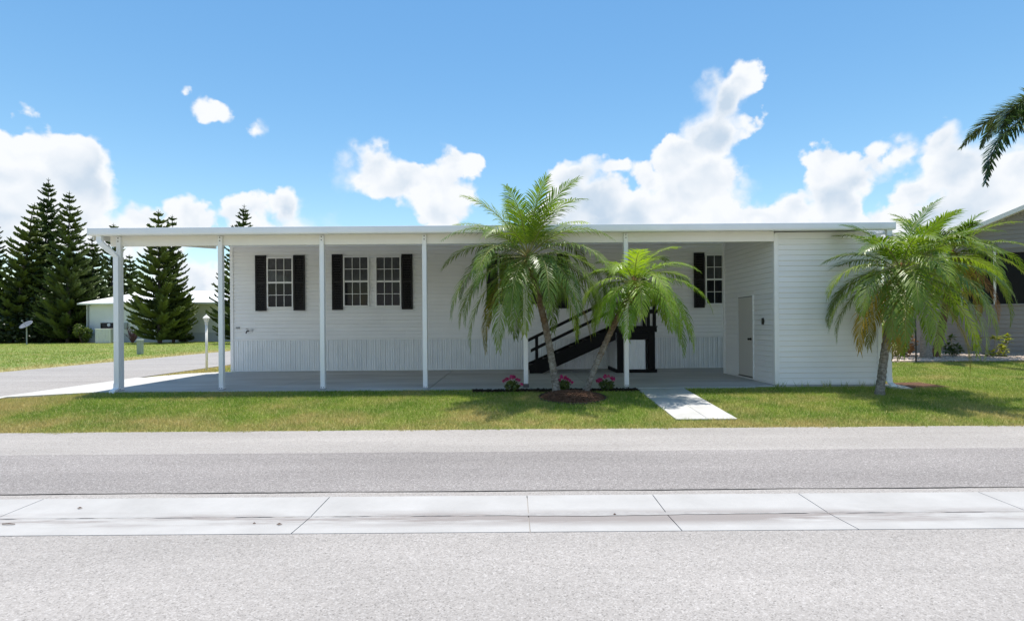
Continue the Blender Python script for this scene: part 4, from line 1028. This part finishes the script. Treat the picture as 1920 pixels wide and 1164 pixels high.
pine('leaning pine at the far left with open tiers, leftmost of the group', 22, 55, 66, 376, 3, 1.05, 0.3)
pine('tallest pine with a thin pointed top at the left', 78, 58, 91, 333, 0, 0.85, 1.0)
pine('dense dark pine just right of the tallest one', 128, 54, 130, 358, 1, 0.95, 2.1)
pine('low pine half hidden left of the carport corner', 172, 57, 173, 442, 2, 1.0, 0.4)
pine('slim pine whose tip shows just above the carport corner', 207, 61, 213, 418, 3, 0.9, 1.4)
pine('small pine tip right of the carport corner post', 246, 62, 243, 476, 2, 0.95, 2.6)
pine('broad bushy pine standing before the far white house', 300, 49.5, 297, 393, 2, 0.98, 0.9)
pine('slim pine close behind the bushy one before the white house', 326, 51, 323, 402, 3, 0.78, 2.0)
pine('pine with its tip showing above the carport roof left of the windows', 444, 47, 458, 382, 0, 1.0, 0.2)
pine('pine at the left border of the picture behind the dish', -25, 57, -20, 400, 1, 1.1, 2.8)
pine('thin pine filling the gap between the left pines', 52, 61, 52, 470, 2, 1.3, 1.1)
pine('short pine between the dense pine and the low pine', 150, 60, 150, 470, 2, 1.2, 1.9)

def leaf_cloud(b, c, r, n, size, rng, mi=0, shell=0.5, elong=1.6):
    for i in range(n):
        while True:
            v = Vector((rng.uniform(-1, 1), rng.uniform(-1, 1), rng.uniform(-1, 1)))
            if shell*shell < v.length_squared <= 1: break
        p = Vector(c) + Vector((v.x*r[0], v.y*r[1], v.z*r[2]))
        u = Vector((rng.gauss(0, 1), rng.gauss(0, 1), rng.gauss(0, 0.6))).normalized(); w = u.cross(Vector((rng.gauss(0, 1), rng.gauss(0, 1), rng.gauss(0, 1)))).normalized()
        s = size*rng.uniform(0.6, 1.3)
        b.add([p - u*s*elong*0.5, p + w*s*0.5, p + u*s*elong*0.5, p - w*s*0.5], [(0, 1, 2, 3)], mi)
def shrub(name, label, cat, base, blobs, n, size, leaf, stemm='pinew', seed=0, stems=5, group=None):
    rng = random.Random(seed); r = thing(name, label, cat, base, group)
    b = MB()
    for k in range(stems):
        c, rad = blobs[k % len(blobs)]
        p1 = Vector(c) + Vector((rng.uniform(-.4, .4)*rad[0], rng.uniform(-.4, .4)*rad[1], rng.uniform(-0.1, .4)*rad[2]))
        p0 = Vector((p1.x*0.15, p1.y*0.15, -0.03)); t = max(0.006, 0.015*(p1.z+0.4))
        b.tube([p0, p0.lerp(p1, 0.5) + Vector((rng.uniform(-.05, .05), 0, 0.05)), p1], [t, t*0.7, t*0.3], 5)
    link('stems', b.mesh('stems', M[stemm], True), r)
    b = MB(); tot = sum(q_[1][0]*q_[1][2] for q_ in blobs)
    for c, rad in blobs: leaf_cloud(b, c, rad, max(6, int(n*rad[0]*rad[2]/tot)), size, rng)
    link('foliage', b.mesh('foliage', M[leaf]), r)
    return r
def blobset(rng, w, d, h, k):
    return [((rng.uniform(-w, w)*0.7, rng.uniform(-d, d)*0.6, h*rng.uniform(0.25, 0.72)), (w*rng.uniform(0.3, 0.5), d*rng.uniform(0.4, 0.6), h*rng.uniform(0.2, 0.32))) for _ in range(k)]
rs_ = random.Random(12)
for (px, Y, w, h, lab, sd_) in ((5, 53.5, 3.2, 4.6, 'dark leafy shrub under the leftmost pine', 1), (62, 55, 3.2, 5.4, 'dark leafy shrub right behind the satellite dish', 2), (112, 55, 3.0, 5.0, 'dark leafy shrub under the dense left pine', 3), (150, 56.5, 2.2, 3.6, 'dark leafy shrub just left of the far white house', 4), (-50, 55, 3, 4.4, 'dark leafy shrub cut by the left border', 5)):
    bl = blobset(rs_, w, 1.6, h, 14) + [((rs_.uniform(-w, w)*0.8, 0, 0.5), (w*0.45, 1.2, 0.7)) for _ in range(5)]
    shrub('evergreen_shrub', lab, 'shrub', gp(px, Y), bl, 5200, 0.22, 'shrub', seed=sd_, stems=8, group='dark shrubs under the pines')
shrub('garden_bush', 'light green bush at the corner of the far white house', 'bush', gp(154, 52), blobset(rs_, 0.9, 0.7, 1.9, 8), 1300, 0.12, 'bush', seed=8)
shrub('garden_bush', 'low green bush at the foot of the wall right of the bushy pine', 'bush', gp(348, 52.2), blobset(rs_, 0.8, 0.5, 1.1, 6), 700, 0.12, 'shrub', seed=9)

# ------------------------------------------------------------------ far white house behind the side street
FY = 53.0; fx0, fx1, fxr = PX(162, FY), PX(332, FY), PX(470, FY); zf = -0.13
ez, rzf = PZ(250, 568, FY), PZ(250, 547, FY)
fh = thing('far_white_house', 'low white house with white hip roof beyond the side street', 'house', ((fx0+fx1)/2, FY, zf))
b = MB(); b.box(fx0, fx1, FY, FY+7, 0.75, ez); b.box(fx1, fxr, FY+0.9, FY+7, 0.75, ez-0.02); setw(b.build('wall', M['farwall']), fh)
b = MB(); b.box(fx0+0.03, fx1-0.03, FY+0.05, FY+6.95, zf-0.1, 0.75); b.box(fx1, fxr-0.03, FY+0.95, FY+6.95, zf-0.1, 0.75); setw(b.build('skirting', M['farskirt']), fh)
ov = 0.5; ym = FY+3.5; hx = PX(214, FY)
b = MB(); b.add([(fx0-ov, FY-ov, ez), (fxr+ov, FY-ov, ez), (fxr+ov, FY+7+ov, ez), (fx0-ov, FY+7+ov, ez), (hx+0.6, ym, rzf+0.25), (fxr-3, ym, rzf+0.25)],
                [(0,1,5,4), (1,2,5), (2,3,4,5), (3,0,4)])
b.box(fx0-ov, fxr+ov, FY-ov, FY+7+ov, ez-0.14, ez-0.004)
setw(b.build('roof', M['roofw']), fh)
wa, wb_ = PX(189, FY), PX(226, FY); z0, z1 = PZ(205, 617, FY), PZ(205, 605, FY)
b = MB(); b.bbox(wa, wb_, FY-0.05, FY+0.02, z0, z1, 0.01); w = setw(b.build('window', M['glass']), fh)
b = MB(); pc_ = P(205, 609, FY); b.tube([(pc_.x, FY-0.05, pc_.z), (pc_.x, FY-0.09, pc_.z)], 0.15, 10); setw(b.build('window_ornament', M['ac']), w)
b = MB(); b.bbox(wa-0.06, wb_+0.06, FY-0.06, FY+0.01, z1+0.001, z1+0.07, 0.01); b.bbox(wa-0.06, wb_+0.06, FY-0.06, FY+0.01, z0-0.07, z0-0.001, 0.01); setw(b.build('frame', M['farwall']), w)
b = MB(); mx0, mx1 = PX(234, FY), PX(240.5, FY); b.bbox(mx0, mx1, FY-0.15, FY+0.01, PZ(237, 617, FY), PZ(237, 605, FY), 0.02); setw(b.build('meter_box', M['grey']), fh)
b = MB(); b.bbox(fx0+0.15, fx0+0.27, FY-0.1, FY-0.005, zf, ez-0.15, 0.01); setw(b.build('downspout', M['grey']), fh)
# air conditioner
ax0, ax1 = PX(185.5, 52.2), PX(214.5, 52.2); az1 = PZ(200, 617, 52.2)
ac = thing('air_conditioner', 'white air conditioner cabinet standing against the far white house', 'air conditioner', ((ax0+ax1)/2, 52.2, zf))
b = MB(); b.bbox(ax0, ax1, 51.7, 52.7, zf, az1, 0.03); setw(b.build('cabinet', M['ac']), ac)
for k in range(9):
    x = ax0+0.1+(ax1-ax0-0.2)*k/9; b = MB(); b.bbox(x, x+0.05, 51.67, 51.71, zf+0.1, az1-0.1, 0.006); setw(b.build('louvre', M['ac']), ac)
b = MB(); b.bbox(ax0-0.03, ax1+0.03, 51.66, 52.73, az1, az1+0.05, 0.01); setw(b.build('lid', M['trim']), ac)
# bare purple shrub
r = thing('purple_shrub', 'bare purple-twigged shrub before the far white house wall', 'shrub', gp(248, 51)); rng = random.Random(6); b = MB()
for k in range(34):
    a = rng.uniform(0, 6.28); l = rng.uniform(0.7, 1.5); tl = rng.uniform(0.1, 0.75)
    p1 = Vector((math.cos(a)*tl*l*0.9, math.sin(a)*tl*l*0.9, l)); b.tube([(0, 0, -0.03), p1*0.5 + Vector((rng.uniform(-.1, .1), 0, 0.05)), p1], [0.028, 0.022, 0.01], 4)
    for j in range(3):
        q0 = p1*rng.uniform(0.5, 1); b.tube([q0, q0 + Vector((rng.uniform(-.3, .3), rng.uniform(-.3, .3), rng.uniform(0.05, .4)))], [0.016, 0.008], 3)
link('twigs', b.mesh('twigs', M['purple']), r)
# satellite dish
dp = gp(50, 49); dc = P(47, 611, 49)
sd = thing('satellite_dish', 'grey satellite dish on a pole on the lawn before the pines', 'satellite dish', dp)
b = MB(); b.tube([(0, 0, -0.05), (0, 0, dc.z-dp.z)], 0.05, 8); link('pole', b.mesh('pole', M['grey']), sd)
b = MB(); prof = [(0.001, 0.0), (0.22, 0.02), (0.40, 0.06), (0.53, 0.11), (0.54, 0.09), (0.40, 0.03), (0.22, -0.01), (0.001, -0.03)]
b.lathe(prof, (0, 0, 0), 20); o = link('reflector', b.mesh('reflector', M['dish'], True), sd, (0, 0, dc.z-dp.z+0.05)); o.rotation_euler = (R(38), R(-12), 0)
b = MB(); b.tube([(0, -0.05, 0), (0, -0.45, 0.42)], 0.02, 6); b.bbox(-0.05, 0.05, -0.5, -0.42, 0.38, 0.5, 0.01); o = link('feed_arm', b.mesh('feed_arm', M['grey']), sd, (0, 0, dc.z-dp.z))
# utility pedestal on the far lawn
up = gp(262.5, 29.7); b = MB(); w = 0.12; ph = 0.80
ud = thing('utility_pedestal', 'grey-green utility pedestal on the lawn beside the side street', 'pedestal', up)
b.bbox(-w, w, -w, w, -0.05, ph-0.12, 0.02); link('base', b.mesh('base', M['pedestal']), ud)
b = MB(); b.bbox(-w-0.015, w+0.015, -w-0.015, w+0.015, ph-0.14, ph, 0.03); link('cap', b.mesh('cap', M['pedestal']), ud)
# white lamp post
lp = gp(387, 17.7); lt = PZ(387, 589, 17.7) - lp.z
lm = thing('lamp_post', 'short white lamp post on the dry strip by the side street', 'lamp post', lp)
b = MB(); b.tube([(0, 0, -0.03), (0, 0, lt-0.30)], 0.036, 10); b.lathe([(0.05, lt-0.31), (0.055, lt-0.29), (0.03, lt-0.27)], n=10); link('post', b.mesh('post', M['lampw'], True), lm)
b = MB(); b.lathe([(0.045, lt-0.27), (0.085, lt-0.13), (0.001, lt-0.125)], n=6); lg = link('lantern_glass', b.mesh('lantern_glass', M['lens']), lm)
b = MB()
for k in range(6):
    a = k*math.pi/3; b.tube([(0.046*math.cos(a), 0.046*math.sin(a), lt-0.27), (0.088*math.cos(a), 0.088*math.sin(a), lt-0.13)], 0.006, 4)
link('lantern_frame', b.mesh('lantern_frame', M['lampw']), lm)
b = MB(); b.lathe([(0.001, lt-0.13), (0.115, lt-0.13), (0.12, lt-0.115), (0.07, lt-0.07), (0.02, lt-0.03), (0.012, lt), (0.001, lt+0.005)], n=6); link('lantern_cap', b.mesh('lantern_cap', M['lampw']), lm)

# ------------------------------------------------------------------ beds, flowers, shrubs near the house
MC = (PX(1072, 10.42), 10.42); MR = 0.60
mb = thing('mulch_bed', 'round brown mulch bed with black edging around the two leaning palms', 'mulch bed', (MC[0], MC[1], zgs(*MC)))
b = MB(); ring = 40; rows = 9
for j in range(rows):
    r_ = MR*j/(rows-1)
    for k in range(ring):
        a = 6.2832*k/ring; x, y = r_*math.cos(a), r_*math.sin(a)*1.0
        z = zgs(MC[0]+x, MC[1]+y)-zgs(*MC) + 0.10*(1-(r_/MR)**2) + 0.012*math.sin(k*2.1+j)*(j < rows-1) - 0.01
        b.v.append((x, y, z))
b.f = [(j*ring+k, j*ring+(k+1) % ring, (j+1)*ring+(k+1) % ring, (j+1)*ring+k) for j in range(rows-1) for k in range(ring)]; b.m = [0]*len(b.f)
link('mulch_mound', b.mesh('mulch_mound', M['mulch'], True), mb)
b = MB(); rng = random.Random(2)
for i in range(1500):
    a = rng.uniform(0, 6.283); r_ = MR*1.06*math.sqrt(rng.random()); x, y = r_*math.cos(a), r_*math.sin(a)
    z = zgs(MC[0]+x, MC[1]+y)-zgs(*MC) + 0.10*max(0, 1-(r_/MR)**2) + rng.uniform(-0.004, 0.012)
    l, w_ = rng.uniform(0.02, 0.06), rng.uniform(0.004, 0.011)
    MM = Matrix.Translation((x, y, z)) @ Matrix.Rotation(rng.uniform(0, 6.28), 4, 'Z') @ Matrix.Rotation(rng.uniform(-0.5, 0.5), 4, 'Y')
    b.box(-l, l, -w_, w_, -0.003, 0.004, 0, MM)
o = link('mulch_chips', b.mesh('mulch_chips', M['chip']), mb); o['kind'] = 'stuff'
b = MB()
for k in range(48):
    a0, a1 = 6.2832*k/48, 6.2832*(k+1)/48
    for (r_, dz) in ((MR+0.015, 0), ):
        p0 = (r_*math.cos(a0), r_*math.sin(a0), zgs(MC[0]+r_*math.cos(a0), MC[1]+r_*math.sin(a0))-zgs(*MC)+0.012); p1 = (r_*math.cos(a1), r_*math.sin(a1), zgs(MC[0]+r_*math.cos(a1), MC[1]+r_*math.sin(a1))-zgs(*MC)+0.012)
        b.tube([p0, p1], 0.017, 6, caps=False)
link('edging', b.mesh('edging', M['edging'], True), mb)
sx_a, sx_b, sy_a, sy_b = PX(885, 11.0), WX0-0.02, 10.96, SLABF-0.008
xs = [sx_a + (sx_b-sx_a)*i/40 for i in range(41)]
o = sheet('mulch_strip', M['darkmulch'], xs, [sy_a, 11.02, 11.1, sy_b-0.03], lambda x, y: zgs(x, y)+0.022+0.008*math.sin(x*19)*math.sin(y*31), 0.025); struct(o)
b = MB(); rng = random.Random(22)
for i in range(700):
    x, y = rng.uniform(sx_a, sx_b), rng.uniform(sy_a-0.03, sy_b-0.04); l, w_ = rng.uniform(0.015, 0.045), rng.uniform(0.005, 0.012)
    MM = Matrix.Translation((x, y, zgs(x, y)+0.030)) @ Matrix.Rotation(rng.uniform(0, 6.28), 4, 'Z') @ Matrix.Rotation(rng.uniform(-0.6, 0.6), 4, 'Y')
    b.box(-l, l, -w_, w_, -0.004, 0.005, 0, MM)
tag(b.build('dark_mulch_chips', M['darkmulch'], fix=False), 'dark mulch chips in the strip along the patio edge', 'mulch', kind='stuff')

def flower(label, px, seed, s=1.0):
    rng = random.Random(seed); Y = 11.02; p = gp(px, Y); p.z += 0.02
    r = thing('pink_flower', label, 'flower', p, 'pink flowering plants along the patio edge')
    b = MB()
    for k in range(16):
        a = rng.uniform(0, 6.28); p1 = Vector((0.14*math.cos(a)*rng.random(), 0.10*math.sin(a)*rng.random(), rng.uniform(0.14, 0.24)))*s; b.tube([(0, 0, -0.02), p1*0.6, p1], [0.006, 0.005, 0.003], 4)
    link('stems', b.mesh('stems', M['shrub']), r)
    b = MB(); leaf_cloud(b, (0, 0, 0.11*s), (0.15*s, 0.12*s, 0.10*s), 210, 0.036, rng, 0, 0.2, 1.9); link('foliage', b.mesh('foliage', M['bush']), r)
    heads = [(rng.uniform(-0.19, 0.19), rng.uniform(-0.12, 0.08)) for _ in range(11)]
    for hx_, hy in heads:
        hz = 0.29 - 0.65*abs(hx_) + rng.uniform(-0.03, 0.02); b = MB()
        c = Vector((hx_*s, hy*s, hz*s))
        for j in range(26):
            v = Vector((rng.gauss(0, 1), rng.gauss(0, 1), rng.gauss(0.3, 0.8))).normalized(); q0 = c + v*0.034*s*rng.uniform(0.6, 1.1)
            u = v.cross(Vector((rng.gauss(0, 1), rng.gauss(0, 1), rng.gauss(0, 1)))).normalized(); w = v.cross(u); e = 0.015
            b.add([q0-u*e, q0+w*e*0.8+v*0.004, q0+u*e, q0-w*e*0.8+v*0.004], [(0, 1, 2, 3)])
        link('flower_head', b.mesh('flower_head', M['petal']), r)
flower('pink flowering plant beside the carport post, leftmost of the three', 960, 1)
flower('pink flowering plant behind the trunk of the tallest palm', 1055, 2)
flower('pink flowering plant right of the small palm trunk', 1136, 3, 1.05)

# shrubs in the pebble bed
def branchy(name, label, base, tips, leaf, seed, ls=0.10, nl=26, rad=0.17):
    rng = random.Random(seed); r = thing(name, label, 'shrub', base)
    b = MB()
    for t in tips: b.tube([(0, 0, -0.03), Vector(t)*0.5 + Vector((0, 0, -0.04)), t], [0.022, 0.018, 0.012], 6)
    link('stems', b.mesh('stems', M['stem'], True), r)
    for t in tips:
        b = MB()
        for k in range(nl):
            a = rng.uniform(0, 6.28); e = rng.uniform(-0.5, 1.2); d = Vector((math.cos(a)*math.cos(e), math.sin(a)*math.cos(e), math.sin(e)))
            p0 = Vector(t) + d*0.02; l = rad*rng.uniform(0.7, 1.2); w = d.cross(Vector((0, 0, 1)))
            w = (w.normalized() if w.length > 0.05 else Vector((1, 0, 0)))*ls*0.36
            b.add([p0, p0+d*l*0.5+w, p0+d*l-Vector((0, 0, 0.03)), p0+d*l*0.5-w], [(0, 1, 2, 3)])
        link('leaf_cluster', b.mesh('leaf_cluster', M[leaf]), r)
B1 = gp(1862, 17.4)
def rel(px, py, Y, base): return P(px, py, Y) - base
branchy('yellow_shrub', 'yellow-green shrub with pale bare stems in the pebble bed', B1, [rel(px, py, 17.4, B1)+Vector((0, dy, 0)) for px, py, dy in ((1838, 634, .1), (1861, 633, -.1), (1890, 640, 0), (1896, 632, .15), (1874, 655, -.15), (1850, 661, -.2), (1829, 653, .0), (1866, 664, -.25), (1882, 652, .1))], 'croton', 3)
B2 = gp(1788, 17.3)
branchy('green_shrub', 'small dark green shrub left of the yellow-green one in the pebble bed', B2, [rel(px, py, 17.3, B2) for px, py in ((1783, 634), (1778, 648), (1792, 650), (1786, 660), (1798, 656), (1776, 658))], 'bush', 4)
shrub('croton_bush', 'dark red and green bush behind the right end of the shed', 'bush', gp(1684, 17.6), blobset(random.Random(5), 0.6, 0.4, 1.1, 7), 500, 0.09, 'frondd', seed=31)
# dark plant hook by the bed
hk = gp(1717, 15.85); b = MB(); ht = PZ(1716, 598, 15.85)-hk.z
b.tube([(0, 0, -0.05), (0.0, 0, ht*0.5), (-0.02, 0, ht)], 0.022, 8); b.tube([(-0.02, 0, ht)] + [(-0.02 - 0.1*(1-math.cos(t_)), 0, ht+0.12*math.sin(t_)) for t_ in (0.5, 1.0, 1.6, 2.2, 2.8)], 0.016, 6)
o = b.build('garden_hook', M['edging'], loc=hk); tag(o, 'thin dark garden hook pole at the edge of the pebble bed', 'garden hook')
# brown soil patch at the shed corner
o = sheet('soil_patch', M['mulch'], [7.86+0.08*i for i in range(12)], [11.15, 11.3, 11.6, 12.0], lambda x, y: zgs(x, y)+0.012, 0.05); struct(o)

# small dry leaves on the gutter
for (px, py, lab) in ((147, 953, 'small dry leaf on the gutter slab near the left border'), (521, 983.5, 'dry leaf on the gutter left of the slab joint'), (474, 982, 'tiny dry leaf left of the other leaf on the gutter'), (14, 983, 'reddish dry twig at the left border of the gutter'), (1150, 963, 'tiny dark leaf in the gutter crease right of centre')):
    y = py-HOR+ROLL*(px-960); Y = (CAMZ-RZ)*F/y; x = PX(px, Y); s = 0.022 if 'tiny' not in lab else 0.012
    b = MB(); tw = 'twig' in lab
    if tw: b.tube([(-0.055, 0.004, 0.004), (0, 0, 0.007), (0.05, -0.004, 0.005)], [0.004, 0.005, 0.003], 5)
    else: b.add([(-s, 0, 0.004), (-s*0.2, s*0.4, 0.012), (s, 0.002, 0.005), (-s*0.1, -s*0.4, 0.006), (-s, 0, 0.002), (-s*0.2, s*0.4, 0.010), (s, 0.002, 0.003), (-s*0.1, -s*0.4, 0.004)], [(0,1,2,3), (7,6,5,4), (0,4,5,1), (1,5,6,2), (2,6,7,3), (3,7,4,0)])
    zz = RZ + 0.005 - (0.012 if abs(Y-GYM) < 0.1 else 0.004)
    tag(b.build('dry_leaf' if not tw else 'dry_twig', M['leafbrown'], loc=(x, Y, zz)), lab, 'leaf' if not tw else 'twig')

# ------------------------------------------------------------------ grass blades
def blades(name, label, regions, excl, hr, wr, seed, jitter=0.04):
    rng = np.random.default_rng(seed); PXs = []; HS = []
    for (x0, x1, y0, y1, dens) in regions:
        n = int((x1-x0)*(y1-y0)*dens); p = np.stack([rng.uniform(x0, x1, n), rng.uniform(y0, y1, n)], 1); PXs.append(p)
    p = np.concatenate(PXs); keep = np.ones(len(p), bool)
    for e in excl: keep &= ~e(p[:, 0], p[:, 1])
    keep &= np.abs(p[:, 0]) < p[:, 1]*0.914 + 5.0
    p = p[keep]; n = len(p); z = zg(p[:, 0], p[:, 1])
    h = rng.uniform(*hr, n); w = rng.uniform(*wr, n); a = rng.uniform(0, 2*np.pi, n); ln = rng.uniform(0.1, 0.95, n); la = rng.uniform(0, 2*np.pi, n)
    bx = np.stack([np.cos(a)*w/2, np.sin(a)*w/2, np.zeros(n)], 1); base = np.stack([p[:, 0], p[:, 1], z-0.004], 1)
    tip = base + np.stack([np.cos(la)*ln*h, np.sin(la)*ln*h, h], 1)
    V = np.stack([base-bx, base+bx, tip], 1).reshape(-1, 3)
    me = bpy.data.meshes.new(name); me.vertices.add(3*n); me.vertices.foreach_set('co', V.ravel().astype(np.float32))
    me.loops.add(3*n); me.loops.foreach_set('vertex_index', np.arange(3*n, dtype=np.int32))
    me.polygons.add(n); me.polygons.foreach_set('loop_start', np.arange(0, 3*n, 3, dtype=np.int32)); me.polygons.foreach_set('loop_total', np.full(n, 3, dtype=np.int32))
    at = me.attributes.new('tint', 'FLOAT', 'POINT'); at.data.foreach_set('value', np.repeat(rng.random(n), 3).astype(np.float32))
    me.materials.append(M['blade']); me.update(); me.validate()
    o = link(name, me); tag(o, label, 'grass', kind='stuff'); return o
def rect(x0, x1, y0, y1): return lambda x, y: (x > x0) & (x < x1) & (y > y0) & (y < y1)
near_ex = [lambda x, y: (x > WX0-0.01+0.018*np.sin(y*9)+0.014*np.sin(y*23)) & (x < WX1+0.01+0.018*np.sin(y*8+2)+0.014*np.sin(y*27)) & (y > 8.585+0.03*np.sin(x*17)) & (y < 12), lambda x, y: (x-MC[0])**2+(y-MC[1])**2 < (MR+0.02)**2, rect(sx_a, sx_b, sy_a+0.0, 12), rect(-8.33, 4.92, SLABF-0.01, 20), rect(4.9, SX1+0.05, 11.53, 20),
           rect(-11.0, -8.3, SLABF+0.05, 16.2), rect(7.6, 8.02, 10.98, 11.6), rect(7.84, 8.75, 11.14, 12.0), lambda x, y: (y < YE - 0.01 + 0.035*np.sin(x*2.3+1)+0.03*np.sin(x*5.1)+0.02*np.sin(x*13.7)+0.02*np.sin(x*37)+0.02*np.sin(x*71)),
           lambda x, y: (x < sx1+0.22) & (x > sx0), lambda x, y: (x > 9.8) & (y > 15.95+0.04*np.sin(x*4))]
wx_ = np.random.default_rng(9)
blades('lawn_grass', 'short green and straw-coloured grass of the front lawn', [(-10.2, 10.5, YE-0.12, SLABF, 4200), (7.7, 19.5, SLABF, 16.0, 2200), (10.5, 16, YE-0.1, SLABF, 2600)], near_ex, (0.025, 0.062), (0.005, 0.011), 3)
blades('shed_weeds', 'taller weeds along the foot of the shed front', [(5.35+d, 5.35+d+w, 11.42, 11.52, n) for d, w, n in ((0, .25, 1200), (.45, .3, 500), (1.0, .2, 1500), (1.35, .2, 700), (1.75, .12, 1300), (2.0, .2, 500))], [], (0.06, 0.17), (0.006, 0.012), 12)
blades('side_lawn_grass', 'grass beyond the side street and around the lamp post', [(-10.2, -8.1, 16.2, 30, 500), (-46, -16.45, 14, 34, 110), (-50, -16.45, 34, 54, 60)], near_ex[:4] + [rect(-11.0, -8.3, SLABF, 16.15)], (0.04, 0.09), (0.012, 0.03), 4)
